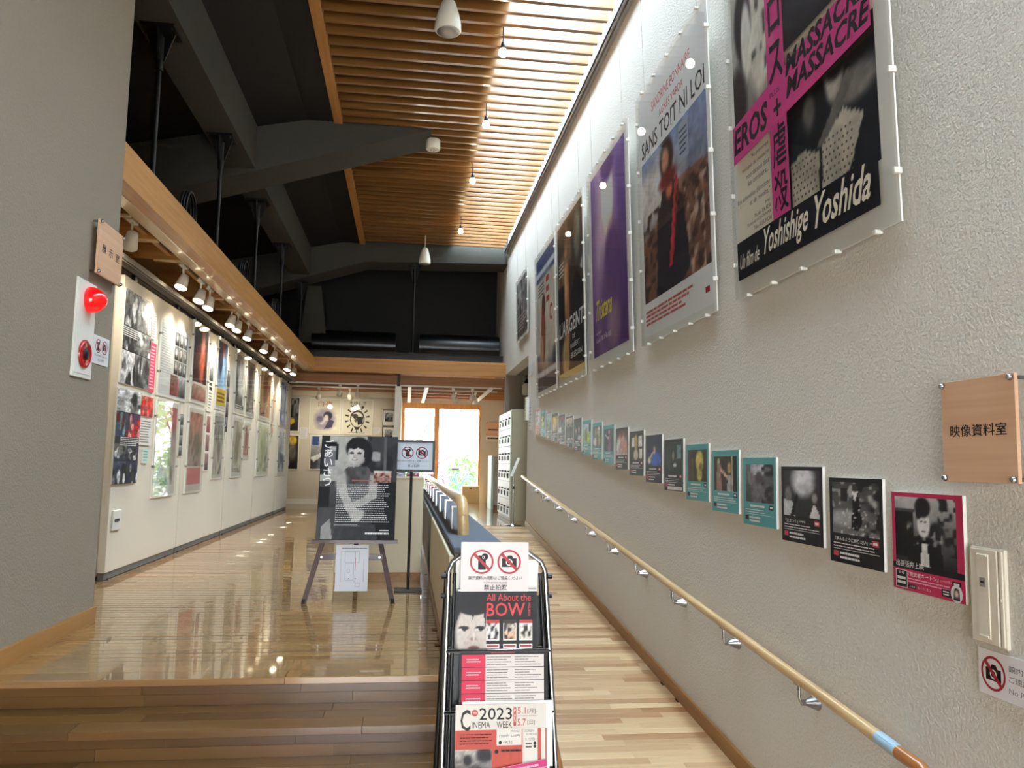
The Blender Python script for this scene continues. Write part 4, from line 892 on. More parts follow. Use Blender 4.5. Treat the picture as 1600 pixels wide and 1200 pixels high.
t = thing('wall_socket', 'white socket plate low on the first display panel', 'socket', None, on_left(-2.18, 6.40, 1.145)); MB().cbox(0, 0, 0, .17, .15, .015, .003).build('plate', 'white', t); MB().cbox(.03, .065, .015, .12, .085, .02, .001).build('slot', 'black_plastic', t)
s = Sheet(.86, .63, (206, 206, 204)); s.lines(.04, .30, .46, .95, 18, (160, 160, 162), .3)
for a in range(3):
    for b in range(3): s.pic(.50+.165*a, .34+.215*b, .65+.165*a, .54+.215*b, picture(8, 10, *G(30+30*a, 120), [('e', .5, .6, .25, .3, (210, 208, 204), .4)], 130+a*3+b, .4))
s.pic(.40, .02, .66, .32, picture(10, 10, (130, 50, 46), (120, 90, 80), [], 140, .4)); s.pic(.70, .02, .98, .30, picture(8, 8, (60, 60, 60), (190, 190, 190), [], 141, .4)); s.rect(.66, .02, .70, .30, (190, 60, 80))
board('framed_text_board', 'glazed pale text and photo board, upper of two beside the collages', -2.18, 7.26, 2.24, .92, .67, s, glass=True)
s = Sheet(.66, .84, (206, 198, 182)); s.pic(.05, .1, .95, .95, picture(16, 20, (196, 190, 172), (170, 120, 112), [('r', .45, .7, .95, 1, (170, 70, 76)), ('s', .3, 0, 1, .7, (110, 110, 100), 7, .55)], 151, .2))
board('framed_poster', 'glazed poster reflecting green garden light, lower of two beside the collages', -2.18, 7.27, 1.345, .70, .88, s, glass=True)
s = Sheet(.11, .40, (20, 20, 22)); [s.pic(.05, .02+.25*k, .95, .24+.25*k, picture(6, 6, *G(40, 170), [], 160+k, .4)) for k in range(4)]
board('photo_strip', 'narrow strip of black and white photographs between two lower glazed posters', -2.18, 8.03, 1.72, .11, .40, s)
s = Sheet(.62, .80, (206, 200, 190)); s.pic(.05, .25, .95, .97, picture(22, 28, (60, 30, 30), (40, 34, 44), [('e', .6, .45, .2, .5, (196, 90, 60), .6), ('e', .65, .75, .12, .2, (206, 130, 110), .5), ('s', 0, 0, .5, .8, (90, 44, 40), 6, .5), ('e', .2, .85, .2, .2, (60, 60, 80), .6)], 171, .25)); s.pic(.05, .02, .95, .22, picture(12, 6, (150, 90, 80), (190, 160, 140), [], 172, .4))
board('framed_poster', 'glazed poster with orange red figures, upper, on the second display panel', -2.18, 8.32, 2.26, .66, .84, s, glass=True)
s = Sheet(.22, .55, (226, 220, 208)); s.lines(.2, .42, .8, .60, 2, (30, 28, 28), .7, .1, 2, 2); s.pic(.1, .62, .9, .98, picture(8, 8, *G(40, 200), [], 175, .4)); s.lines(.2, .05, .8, .40, 6, (80, 76, 74), .35)
board('text_label', 'tall white caption with large black characters beside the orange red poster', -2.18, 9.03, 2.21, .22, .55, s)
s = Sheet(.58, .84, (206, 196, 178)); s.pic(.06, .30, .94, .95, picture(16, 18, (170, 150, 136), (190, 120, 104), [('s', 0, 0, 1, 1, (120, 110, 96), 7, .5)], 181, .2)); s.rect(.06, .08, .94, .28, (206, 120, 116))
board('framed_poster', 'glazed pale poster with a salmon red lower block, lower, on the second display panel', -2.18, 8.32, 1.345, .62, .88, s, glass=True)
s = Sheet(.20, .62, (226, 222, 214)); [s.pic(.1, .02+.33*k, .9, .31+.33*k, picture(8, 8, (70+30*k, 50, 56), (170, 130, 120), [], 185+k, .4)) for k in range(3)]
board('photo_strip', 'strip of three small photographs beside the salmon red poster', -2.18, 9.03, 1.56, .20, .62, s)
s = Sheet(.50, .80, (206, 202, 190)); s.pic(.05, .30, .95, .97, picture(18, 24, (170, 200, 226), (40, 50, 90), [('e', .5, .8, .2, .2, (176, 60, 60), .5), ('e', .6, .35, .2, .4, (150, 196, 230), .5), ('e', .3, .6, .2, .3, (40, 46, 80), .5)], 191, .2)); s.rect(.05, .04, .95, .28, (214, 176, 60)); s.lines(.12, .08, .88, .24, 3, (110, 80, 20), .5)
board('framed_poster', 'glazed blue poster with a yellow lower block on the second display panel', -2.18, 9.38, 2.26, .54, .84, s, glass=True)
s = Sheet(.48, .74, (206, 200, 182)); s.pic(.05, .05, .95, .95, picture(14, 18, (200, 190, 170), (150, 146, 136), [('s', 0, 0, 1, 1, (110, 106, 96), 8, .55)], 201, .2)); board('framed_poster', 'glazed pale grey poster below the blue and yellow poster', -2.18, 9.38, 1.46, .52, .78, s, glass=True)
s = Sheet(.14, .74, (40, 38, 40)); [s.pic(.05, .01+.25*k, .95, .24+.25*k, picture(6, 6, *G(40, 150), [], 205+k, .4)) for k in range(4)]; board('photo_strip', 'dark strip of photographs at the end of the second display panel', -2.18, 9.93, 2.02, .14, .74, s)
defs = [(10.38, 2.27, .62, .82, (60, 60, 64), (150, 150, 150), (206, 204, 198), 'glazed black and white poster, upper left on the third display panel'), (11.06, 2.27, .62, .82, (170, 160, 150), (120, 116, 112), (90, 84, 80), 'glazed grey portrait poster, upper right on the third display panel'),
        (10.38, 1.46, .62, .78, (200, 192, 172), (176, 168, 150), (120, 116, 104), 'glazed cream poster, lower left on the third display panel'), (11.06, 1.70, .40, .50, (180, 120, 112), (206, 190, 176), (120, 60, 60), 'small glazed rosy print, lower right on the third display panel'),
        (12.08, 2.28, .98, .80, (190, 120, 60), (214, 170, 100), (120, 50, 40), 'glazed orange poster, upper on the fourth display panel'), (12.08, 1.45, .98, .80, (206, 206, 190), (196, 190, 150), (150, 160, 120), 'glazed pale green poster, lower on the fourth display panel'), (13.22, 2.0, .20, .80, (150, 60, 60), (190, 100, 80), (220, 200, 180), 'narrow red strip at the end of the fourth display panel'),
        (14.0, 2.28, .72, .82, (90, 130, 200), (70, 100, 180), (206, 216, 230), 'glazed bright blue poster, upper on the fifth display panel'), (14.0, 1.42, .72, .82, (206, 206, 206), (190, 190, 196), (140, 140, 150), 'glazed pale poster, lower on the fifth display panel')]
for k, (ya, z0, w, h, b, tp_, c, lab) in enumerate(defs):
    s = Sheet(w-.04, h-.04, (212, 206, 192)); s.pic(.05, .06, .95, .95, picture(16, 18, b, tp_, [('e', .5, .55, .22, .35, c, .5), ('s', 0, 0, 1, 1, c, 7, .58)], 220+k, .2)); s.lines(.1, .07, .8, .14, 2, c, .4)
    board('framed_poster', lab, -2.18, ya, z0, w, h, s, glass=True)

# ================================================================ far display wall and far end
def back_print(name, label, x0, z0, w, h, sheet, glass=True, y=17.352):
    t = thing(name, label, 'poster', 'prints on the far display wall', facing(x0, y, z0))
    MB().cbox(0, 0, 0, w, h, .012, .001).build('backing', 'board_white', t); sheet.build('print', t, 'print', .0124, .02, .02)
    if glass: MB().cbox(0, 0, .02, w, h, .024, .0005).build('acrylic_sheet', 'acrylic', t)
    return t
CR = (224, 214, 192)
s = Sheet(.62, .72, CR); s.text('白夜', .26, .78, .74, .95, (150, 66, 44)); s.pic(.10, .08, .92, .74, picture(34, 30, CR, CR, [('e', .48, .48, .42, .46, (158, 146, 160), .5), ('e', .60, .66, .18, .18, (46, 42, 60), .3), ('e', .54, .56, .09, .14, (216, 204, 196), .3), ('e', .36, .42, .13, .16, (206, 196, 196), .4), ('p', [(.46, .06), (.66, .50), (.86, .42), (.78, .12)], (64, 58, 86)), ('e', .28, .5, .14, .14, (110, 98, 120), .6)], 301, .08))
back_print('framed_poster', 'cream poster with two red characters above a violet round portrait', -2.07, 2.26, .66, .76, s)
s = Sheet(.62, .72, CR); s.text('素晴しき', .22, .86, .78, .96, (50, 60, 40)); s.text('放浪者', .26, .75, .74, .85, (50, 60, 40))
s.ell(.5, .44, .25, .26, (60, 56, 50)); s.ell(.5, .42, .21, .22, CR); s.ell(.42, .52, .10, .07, (60, 56, 50)); s.poly([(.48, .5), (.70, .52), (.68, .30), (.52, .26)], (40, 38, 36)); s.ell(.45, .40, .05, .06, (90, 84, 76)); s.poly([(.40, .20), (.60, .20), (.55, .12), (.45, .12)], (40, 38, 36))
for k in range(14):
    a = 2*math.pi*k/14+0.2; c_, s_n = math.cos(a), math.sin(a)
    s.poly([(.5+.29*c_-.015*s_n, .44+.30*s_n+.015*c_), (.5+.42*c_-.03*s_n, .44+.42*s_n+.03*c_), (.5+.42*c_+.03*s_n, .44+.42*s_n-.03*c_), (.5+.29*c_+.015*s_n, .44+.30*s_n-.015*c_)], (54, 50, 46))
s.lines(.2, .02, .8, .045, 1, (110, 104, 96), .5)
back_print('framed_poster', 'cream poster with green characters above a black radiating mask drawing', -1.395, 2.26, .66, .76, s)
s = Sheet(.31, .70, (40, 38, 38)); s.pic(0, .1, 1, 1, picture(20, 30, (30, 28, 28), (190, 190, 190), [('s', 0, .3, 1, 1, (30, 30, 32), 7, .5), ('e', .4, .22, .35, .12, (226, 186, 60), .4)], 311, .3)); back_print('framed_poster', 'black and white poster with yellow patch, upper left on the far wall', -2.62, 2.29, .35, .74, s)
s = Sheet(.31, .70, (36, 34, 34)); s.pic(0, 0, 1, 1, picture(20, 30, (30, 28, 28), (60, 56, 50), [('e', .6, .85, .3, .14, (226, 186, 70), .4), ('e', .6, .5, .3, .25, (110, 104, 96), .6), ('r', .2, .1, .45, .25, (206, 190, 210))], 312, .3)); back_print('framed_poster', 'dark poster with a yellow flower, lower left on the far wall', -2.60, 1.49, .35, .74, s)
s = Sheet(.66, .70, (206, 204, 200)); s.pic(0, 0, .98, .95, picture(26, 26, (60, 60, 62), (206, 206, 204), [('p', [(0, 0), (0, .35), (.6, .6), (1, .3), (1, 0)], (66, 66, 68)), ('p', [(.0, .34), (.5, .62), (.55, .52), (.1, .22)], (226, 226, 224))], 313, .12)); s.rect(.04, .72, .26, .98, (50, 76, 130)); back_print('framed_poster', 'grey landscape poster with a small blue square, partly hidden by the easel board', -2.03, 1.50, .70, .74, s)
for (x0, z0, nm, sd) in ((-.53, 2.46, 'upper', 5), (-.53, 2.10, 'lower', 6)):
    t = thing('small_frame', 'small black framed picture beside the partition, %s of two' % nm, 'picture frame', 'small framed pictures', facing(x0, 17.36, z0))
    for (a, b, c, d) in ((0, 0, .27, .014), (0, .336, .27, .35), (0, .014, .014, .336), (.256, .014, .27, .336)): MB().box(a, b, 0, c, d, .02).build('frame_side', 'black_plastic', t)
    s = Sheet(.242, .322, (226, 222, 212)); s.pic(.15, .25, .85, .85, picture(12, 12, *G(60, 190), [('s', 0, 0, 1, 1, (30, 30, 30), 5, .5)], sd, .3)); s.build('print', t, 'print', .006, .014, .014)
for k, (x0, z0) in enumerate(((-2.245, 2.15), (-.72, 2.30))):
    t = thing('text_label', ['pale caption sheet between two posters on the far wall', 'pale caption card beside the radiating mask poster'][k], 'label', None, facing(x0, 17.36, z0)); MB().cbox(0, 0, 0, .15, .24 if k == 0 else .12, .005, .0005).build('card', 'paper', t); s = Sheet(.15, .24 if k == 0 else .12, (216, 214, 212)); s.lines(.1, .1, .9, .9, 7, (160, 160, 160), .3); s.build('print', t, 'print', .0055)
t = thing('partition_panel', 'white partition panel hung edge on before the garden window', 'display panel')
MB().cbox(-.245, 14.93, PLAT+.04, -.135, 18.75, 3.10, .003).build('board', 'panel', t); MB().box(-.22, 15.2, 3.10, -.16, 15.3, 3.56).box(-.22, 18.2, 3.10, -.16, 18.3, 3.56).build('hanger', 'black_metal', t)
for yy in (15.1, 18.5):
    o = obj('foot', foot, None, t); o.location = (-.19, yy, PLAT-.008)

# locker in the recess
t = thing('key_locker', 'tall beige locker cabinet with keyed doors in the recess', 'locker', None, Matrix.Translation((1.66, 12.80, PLAT)))
MB().cbox(0.02, 0, 0, 0.36, 1.70, 1.80, .004).build('body', 'locker', t)
for c in range(4):
    for r in range(6):
        d = MB().cbox(0, .03+.412*c, .06+.288*r, .02, .03+.412*c+.404, .06+.288*r+.28, .002).build('door', 'locker_door', t)
        MB().lathe([(.014, 0), (.014, .018), (.006, .02), (.006, .035)], (0, .03+.412*c+.07, .06+.288*r+.16), (-1, 0, 0), 10).build('key', 'black_plastic', d)
        MB().cbox(-.03, .03+.412*c+.05, .06+.288*r+.05, -.012, .03+.412*c+.09, .06+.288*r+.13, .004).build('key_tag', 'black_plastic', d)
# music-stand style sign
t = thing('floor_stand', 'thin silver floor stand with a tilted white leaflet at the top of the ramp', 'sign stand', None, Matrix.Translation((1.61, 11.98, PLAT)))
MB().lathe([(.13, 0), (.13, .008), (.02, .018), (.012, .03)], seg=28).build('base', 'steel', t); MB().tube([(0, 0, .02), (0, 0, .62)], .011, 10).build('pole', 'steel', t); MB().tube([(0, 0, .56), (0, 0, .78)], .008, 10).build('upper_pole', 'chrome', t); MB().tube([(0, 0, .54), (0, 0, .585)], .017, 10).build('collar', 'black_plastic', t)
ld = obj('leaflet', MB().cbox(-.11, -.15, 0, .11, .15, .006, .001).mesh('leaflet'), 'paper', t); ld.matrix_local = place((0.02, -.01, .87), (.05, -1, 0), (.38, 0, .92))
# wall lantern
t = thing('wall_lantern', 'white glass wall lantern on a black bracket in the recess', 'lamp', None, Matrix.Translation((2.18, 14.62, 2.98)))
MB().lathe([(.07, 0), (.085, .02), (.085, .19), (.06, .21)], seg=20).build('glass', 'lamp_white', t); MB().lathe([(.06, .21), (.025, .29), (.008, .30), (.008, .36)], seg=14).build('cap', 'black_metal', t); MB().box(-.012, 0, .345, .012, .18, .37).build('arm', 'black_metal', t)
# far end furniture
t = thing('storage_box', 'pale wooden box standing on the floor before the garden window', 'box', None, Matrix.Translation((1.29, 18.40, PLAT)))
MB().cbox(0, 0, 0, .40, .34, .38, .004).build('body', 'box_card', t); MB().cbox(-.006, -.006, .38, .406, .346, .395, .002).build('lid', 'box_card', t); MB().box(.17, -.012, .33, .22, 0, .355).build('handle', 'black_plastic', t)
t = thing('reception_plinth', 'beige plinth with a white glass front beside the far wall', 'plinth', None, Matrix.Translation((1.72, 16.2, PLAT)))
MB().cbox(.06, 0, .08, .30, .7, .78, .003).build('body', 'wall_pale', t); MB().box(.08, .02, 0, .30, .68, .08).build('kick', 'base_wood', t); MB().cbox(0, 0, .0, .05, .7, 1.08, .002).build('glass_front', 'mint', t); MB().cbox(.05, .3, .78, .30, .7, 1.06, .003).build('top_box', 'wall_pale', t)
t = wood_sign('small orange wooden room sign on the wall right of the window', facing(1.86, 18.90, 2.36), .32, .31, [lambda s: s.lines(.15, .35, .88, .55, 1, (30, 22, 18), .5, 0, 4, 5)])
t = thing('wall_notice', 'white strip with characters below the small orange sign', 'notice', None, facing(1.86, 18.90, 2.25)); MB().cbox(0, 0, 0, .32, .10, .006, .001).build('board', 'paper', t); s = Sheet(.32, .10, (240, 226, 210)); s.lines(.1, .25, .9, .75, 1, (40, 36, 34), .8, 0, 6, 5); s.build('print', t, 'print', .0065)

# ================================================================ easel with greeting board
t = thing('easel', 'dark brown wooden easel standing on the gallery floor', 'easel')
def leg(mb, a, b, w=0.016, d=0.012):
    a = Vector(a); b = Vector(b); dr = (b-a).normalized(); sx = dr.cross(Vector((0, 1, 0))).normalized()*w; sy = dr.cross(sx).normalized()*d
    vs = [a-sx-sy, a+sx-sy, a+sx+sy, a-sx+sy, b-sx-sy, b+sx-sy, b+sx+sy, b-sx+sy]
    return mb.add(vs, [(0,3,2,1),(4,5,6,7),(0,1,5,4),(1,2,6,5),(2,3,7,6),(3,0,4,7)])
FL, FR, TL_, TR_ = (-.626, 5.37, PLAT), (-.060, 5.37, PLAT), (-.372, 5.62, 1.80), (-.306, 5.62, 1.80)
for a, b in ((FL, TL_), (FR, TR_)):
    o = leg(MB(), a, b).build('leg', 'easel_wood', t)
    MB().lathe([(.011, 0), (.011, .03)], (a[0], a[1]-.004, a[2]), (0, 0, 1), 8).build('foot_cap', 'black_plastic', o)
leg(MB(), (-.34, 6.10, PLAT), (-.34, 5.65, 1.78)).build('leg', 'easel_wood', t)
MB().box(-.548, 5.425, 1.052, -.135, 5.447, 1.09).build('cross_bar', 'easel_wood', t)
for xx in (-.53, -.155): MB().lathe([(.007, 0), (.007, .006)], (xx, 5.42, 1.071), (0, -1, 0), 8).build('bolt', 'chrome', t)
MB().box(-.60, 5.41, 1.160, -.04, 5.47, 1.182).build('board_shelf', 'easel_wood', t)
MB().box(-.372, 5.60, 1.78, -.306, 5.66, 1.84).build('head_block', 'easel_wood', t)
bw, bh, ln = .512, .706, .228
t = thing('greeting_board', 'large black and white portrait board with vertical white title on the easel', 'poster board', None, facing(-.573, 5.415, 1.1825, ln))
MB().cbox(0, 0, -.008, bw, bh, 0, .001).build('board', 'black_plastic', t)
s = Sheet(bw, bh, (30, 30, 32))
D, L = (34, 33, 34), (188, 182, 176)
s.pic(.005, .005, .995, .995, picture(84, 112, (36, 36, 38), (104, 102, 100), [
    ('r', .0, .55, .62, 1, (172, 168, 160)), ('r', .62, .55, 1, 1, (58, 57, 58)), ('r', .0, .62, .10, 1, (34, 34, 36)), ('r', .04, .70, .19, .85, (110, 110, 112)), ('r', .19, .76, .22, .92, (40, 40, 42)), ('r', .06, .90, .2, .94, (24, 24, 26)),
    ('s', .60, .6, 1, 1, (30, 30, 32), 8, .5), ('s', .62, .6, .78, .85, (150, 148, 146), 10, .55), ('r', .82, .58, .86, 1, (86, 84, 84)),
    ('r', 0, .3, .14, .5, (26, 26, 28)), ('r', .0, .0, .25, .30, (70, 70, 70)), ('p', [(.06, .12), (.16, .2), (.2, .0), (.05, .0)], (150, 148, 144)), ('r', .7, .0, 1, .55, (20, 20, 22)), ('p', [(.2, .0), (.24, .14), (.74, .14), (.78, .0)], (60, 60, 62)),
    ('p', [(.27, .35), (.25, .62), (.36, .70), (.62, .70), (.72, .58), (.66, .34)], (84, 82, 82)), ('s', .27, .35, .68, .68, (66, 64, 64), 14, .6),
    ('e', .28, .56, .07, .12, (158, 152, 146), .5), ('p', [(.22, .60), (.32, .64), (.37, .44), (.48, .30), (.56, .20), (.50, .15), (.36, .28), (.27, .42)], (168, 162, 156)), ('e', .70, .52, .06, .12, (150, 144, 138), .5), ('p', [(.66, .62), (.76, .58), (.75, .40), (.58, .32), (.44, .30), (.42, .35), (.56, .39), (.64, .44)], (160, 154, 148)),
    ('e', .50, .24, .10, .05, (176, 170, 164), .5), ('p', [(.40, .12), (.46, .12), (.56, .26), (.50, .28)], (170, 164, 158)), ('p', [(.47, .13), (.53, .14), (.60, .26), (.54, .28)], (176, 170, 164)), ('p', [(.30, .0), (.34, .16), (.64, .18), (.70, .0)], (56, 55, 56)),
    ('p', [(.43, .66), (.44, .76), (.56, .74), (.60, .66)], (150, 144, 138)), ('p', [(.38, .66), (.62, .66), (.60, .72), (.42, .69)], (74, 72, 72)),
    ('e', .485, .88, .165, .115, (22, 21, 23), .15), ('e', .57, .83, .10, .13, (22, 21, 23), .2), ('e', .46, .825, .112, .105, (196, 190, 184), .25), ('e', .50, .775, .075, .055, (176, 170, 164), .4),
    ('p', [(.335, .84), (.36, .885), (.42, .868), (.48, .886), (.54, .868), (.575, .84), (.60, .96), (.40, .985), (.33, .93)], (24, 23, 25)), ('p', [(.555, .88), (.60, .90), (.61, .76), (.57, .76)], (24, 23, 25)),
    ('e', .400, .835, .030, .012, (30, 28, 28), .3), ('e', .500, .835, .032, .012, (30, 28, 28), .3), ('e', .435, .805, .018, .022, (168, 160, 154), .6), ('e', .44, .772, .036, .012, (104, 88, 86), .4), ('e', .44, .775, .024, .005, (220, 214, 210), .4)], 401, .10, 22))
s.vtext('ごあいさつ', .045, .50, .155, .965, (240, 238, 234), .012)
s.pic(.70, .545, .93, .66, picture(14, 10, (150, 120, 108), (190, 150, 136), [('s', 0, 0, 1, 1, (110, 40, 40), 7, .55), ('r', 0, .8, 1, 1, (214, 204, 190))], 402, .3))
s.lines(.42, .555, .68, .572, 1, (170, 90, 92), .7, 0, 5, 14)
s.lines(.23, .16, .93, .53, 18, (226, 224, 220), .33, .12, 11, 40); s.lines(.22, .125, .55, .15, 2, (206, 204, 200), .35, .2, 12, 20); s.lines(.62, .05, .92, .075, 1, (236, 234, 230), .7, 0, 13, 12); s.lines(.80, .085, .92, .098, 1, (220, 218, 214), .7, 0, 14, 6)
s.build('print', t, 'print_gloss', .0004)
t = thing('floor_plan_sheet', 'white sheet with a thin line floor plan hung below the easel board', 'paper sheet', None, facing(-.438, 5.419, .852, .02))
MB().cbox(0, 0, -.0016, .212, .298, 0, .0003).build('sheet', 'paper', t)
s = Sheet(.212, .298, (222, 224, 230)); K = (110, 112, 120)
def outline(x0, y0, x1, y1, c=K, w=.006):
    s.rect(x0, y0, x1, y0+w*.7, c); s.rect(x0, y1-w*.7, x1, y1, c); s.rect(x0, y0, x0+w, y1, c); s.rect(x1-w, y0, x1, y1, c)
outline(.16, .18, .60, .86); outline(.28, .62, .72, .86); outline(.30, .24, .56, .60); outline(.62, .10, .76, .18); outline(.36, .40, .44, .48); s.rect(.60, .45, .61, .72, (190, 70, 80)); s.rect(.20, .92, .90, .928, K); s.lines(.18, .915, .95, .94, 1, (70, 72, 80), .5, 0, 4, 8); s.circ(.42, .27, .018, (40, 40, 44)); s.circ(.62, .27, .014, (40, 40, 44)); s.rect(.86, .2, .87, .7, K)
s.build('print', t, 'print', .0004)

# ---- black sign stand
t = thing('sign_stand', 'black pole stand holding a framed no photography notice', 'sign stand', None, Matrix.Translation((.04, 5.86, PLAT)))
MB().cbox(-.097, -.075, 0, .098, .085, .012, .003).build('base', 'black_metal', t); MB().tube([(0, 0, .012), (0, 0, .86)], .0105, 12).build('pole', 'black_metal', t)
for (a, b, c, d) in ((-.155, .845, .166, .862), (-.155, 1.058, .166, 1.075), (-.155, .862, -.138, 1.058), (.149, .862, .166, 1.058)): MB().box(a, -.016, b, c, .0, d).build('frame_side', 'black_plastic', t)
MB().box(-.138, -.008, .862, .149, -.002, 1.058).build('backing', 'board_white', t)
s = Sheet(.287, .196, (214, 222, 232)); no_phone(s, .37, .62, .15, (30, 28, 28), (130, 40, 46)); no_photo_camera(s, .73, .62, .15, (30, 28, 28), (130, 40, 46)); s.text('展示資料の撮影はご遠慮ください', .12, .29, .92, .35, (60, 60, 66)); s.text('NO PHOTOS PLEASE', .38, .225, .66, .25, (90, 90, 96)); s.text('禁止拍照', .38, .09, .68, .19, (40, 40, 46))
pr = s.build('print', t, 'print'); pr.matrix_local = place((-.138, -.0085, .862), (1, 0, 0), (0, 0, 1))

# ---- cream cabinet with leaflets
t = thing('cream_cabinet', 'plain cream cabinet behind the easel with a wooden plinth', 'cabinet', None, Matrix.Translation((-.53, 6.36, PLAT)))
MB().cbox(0, 0, .06, .672, .50, .785, .004).build('body', 'cream_box', t); MB().box(.004, .004, 0, .668, .49, .06).build('plinth', 'base_wood', t); MB().cbox(-.004, -.006, .785, .676, .505, .80, .002).build('top', 'cream_box', t)
for k, (x0, w, lab, c) in enumerate(((-.12, .115, 'violet leaflet stack on the cream cabinet', (150, 140, 170)), (.005, .10, 'red and black leaflet stack on the cream cabinet', (150, 60, 70)))):
    t = thing('leaflet_stack', lab, 'leaflets', None, facing(x0, 6.50, PLAT+.80, .25)); MB().cbox(0, .002, -.02, w, .05, 0, .001).build('stack', 'paper', t); s = Sheet(w, .048, c); s.pic(.05, .1, .95, .95, picture(10, 6, c, (40, 36, 44), [('s', 0, 0, 1, 1, (220, 214, 216), 5, .5)], 410+k, .3)); s.build('print', t, 'print', .0005, 0, .002)
t = thing('red_bin', 'bright red upright box beyond the end of the barrier', 'box', None, Matrix.Translation((.29, 12.3, PLAT))); MB().cbox(0, 0, .02, .14, .12, .72, .004).build('body', 'red', t); MB().cbox(-.004, -.004, .72, .144, .124, .74, .002).build('lid', 'red', t); MB().box(.02, .01, 0, .12, .11, .02).build('base', 'black_plastic', t)
t = thing('folding_sign', 'small folding board sign beyond the barrier in front of the window', 'sign board', None, Matrix.Translation((.50, 12.9, PLAT)))
for sg in (-1, 1):
    o = obj('leaf', MB().cbox(-.012, -.16, 0, .012, .16, .58, .002).mesh('leaf'), 'black_plastic' if sg < 0 else 'cream_box', t); o.rotation_euler = (0, sg*-.20, 0); o.location = (sg*.115, 0, .002)

# ================================================================ magazine rack in the foreground
t = thing('magazine_rack', 'chrome tube magazine rack standing at the foot of the steps', 'rack')
for sg, x0, x1 in ((-1, .118, .142), (1, .512, .446)):
    MB().tube([(x0, 2.34, .0), ((x0+x1)/2, 2.44, .70), (x1, 2.535, 1.365), (x1-sg*.012, 2.54, 1.392), (x1-sg*.055, 2.545, 1.422), (.292, 2.545, 1.428)], .0085, 12).build('side_tube', 'chrome', t)
    MB().tube([(x0+sg*.016, 2.62, .0), ((x0+x1)/2+sg*.012, 2.56, .70), (x1+sg*.003, 2.56, 1.36)], .0085, 12).build('rear_tube', 'black_metal', t)
    MB().tube([(x0-sg*.018, 2.335, .02), ((x0+x1)/2-sg*.018, 2.43, .70), (x1-sg*.018, 2.523, 1.36)], .006, 10).build('inner_tube', 'black_metal', t)
    for zz in (1.37, 1.31): MB().lathe([(.008, 0), (.008, .014)], (x1+sg*.008, 2.53, zz-.02), (sg, 0, 0), 10).build('knob', 'black_plastic', t)
    MB().box(min(x0, x0+sg*.03)-.0, 2.30, 0, max(x0, x0+sg*.03), 2.64, .012).build('foot_bar', 'black_metal', t)
tiers = ((1.135, 2.50), (.962, 2.475), (.790, 2.45), (.62, 2.425), (.45, 2.40))
MB().box(.165, 2.535, 1.30, .425, 2.541, 1.40).build('top_card', 'board_white', t)
MB().box(.172, 2.512, 1.297, .415, 2.530, 1.312).build('card_slot', 'alu', t)
for k, (zz, yy) in enumerate(tiers):
    xl, xr = .142+(1.36-zz)*-.02, .446+(1.36-zz)*.048
    MB().box(xl, yy+.03, zz, xr, yy+.034, zz+.155).build('tier_back', 'black_plastic', t)
    MB().tube([(xl, yy+.03, zz+.016), (xl+.004, yy-.014, zz+.001), (xr-.004, yy-.014, zz+.001), (xr, yy+.03, zz+.016)], .003, 8).build('tier_wire', 'chrome', t)
    MB().box(xl, yy-.022, zz-.006, xr, yy+.034, zz-.002).build('tier_shelf', 'black_metal', t)
def booklet(name, label, cat, x0, y, z0, w, h, sheet, n=1, th=.006, lean=.10, spin=0.0):
    m4 = facing(x0, y, z0, lean) @ Matrix.Rotation(spin, 4, 'Z')
    b = thing(name, label, cat, None, m4)
    for k in range(n): MB().cbox(.010*k, .010*k if n > 1 else 0, -th*(k+1), w+.010*k, h+.010*k, -th*k-.0006, .0004).build('booklet_copy' if k else 'booklet', 'paper', b)
    sheet.build('print', b, 'print_gloss', .0003)
    return b
s = Sheet(.212, .150, (226, 216, 212)); no_phone(s, .305, .60, .175); no_photo_camera(s, .71, .60, .175)
s.text('展示資料の撮影はご遠慮ください', .11, .235, .90, .315, (30, 28, 28), 0, .004); s.text('NO PHOTOS PLEASE', .34, .165, .68, .195, (50, 48, 48)); s.text('禁止拍照', .34, .02, .68, .14, (24, 22, 22), 0, .012)
booklet('no_photo_sign', 'white no photography card with two red rings on top of the magazine rack', 'sign', .178, 2.508, 1.306, .212, .150, s, 1, .002, .06)
s = Sheet(.262, .170, (26, 26, 26))
s.pic(0, 0, .40, 1, picture(46, 66, (30, 28, 28), (24, 24, 26), [('e', .60, .26, .52, .56, (196, 184, 174), .3), ('e', .62, .02, .3, .2, (182, 168, 158), .5), ('e', .62, 1.02, .80, .44, (24, 22, 24), .06), ('p', [(0, 1), (0, .16), (.06, .30), (.13, .48), (.24, .66), (.3, 1)], (24, 22, 24)), ('p', [(1, 1), (1, .30), (.95, .46), (.90, .66), (.8, 1)], (24, 22, 24)), ('p', [(.52, .72), (.60, .50), (.70, .72)], (30, 27, 28)), ('e', .34, .36, .15, .035, (30, 26, 26), .4), ('e', .82, .36, .14, .034, (30, 26, 26), .4), ('e', .36, .335, .06, .03, (20, 18, 18), .4), ('e', .84, .335, .06, .03, (20, 18, 18), .4), ('e', .24, .33, .05, .016, (226, 220, 214), .5), ('e', .73, .33, .05, .016, (226, 220, 214), .5), ('e', .62, .17, .08, .03, (120, 104, 98), .6), ('e', .64, .21, .035, .09, (206, 194, 184), .7), ('e', .64, .02, .16, .03, (110, 60, 60), .5)], 501, .08, 20))
RD = (206, 66, 70)
s.text('All About the', .40, .83, .93, .955, RD, 0, .006); s.text('BOW', .40, .56, .86, .80, RD, 0, .012); s.vtext('series', .895, .56, .925, .80, RD)
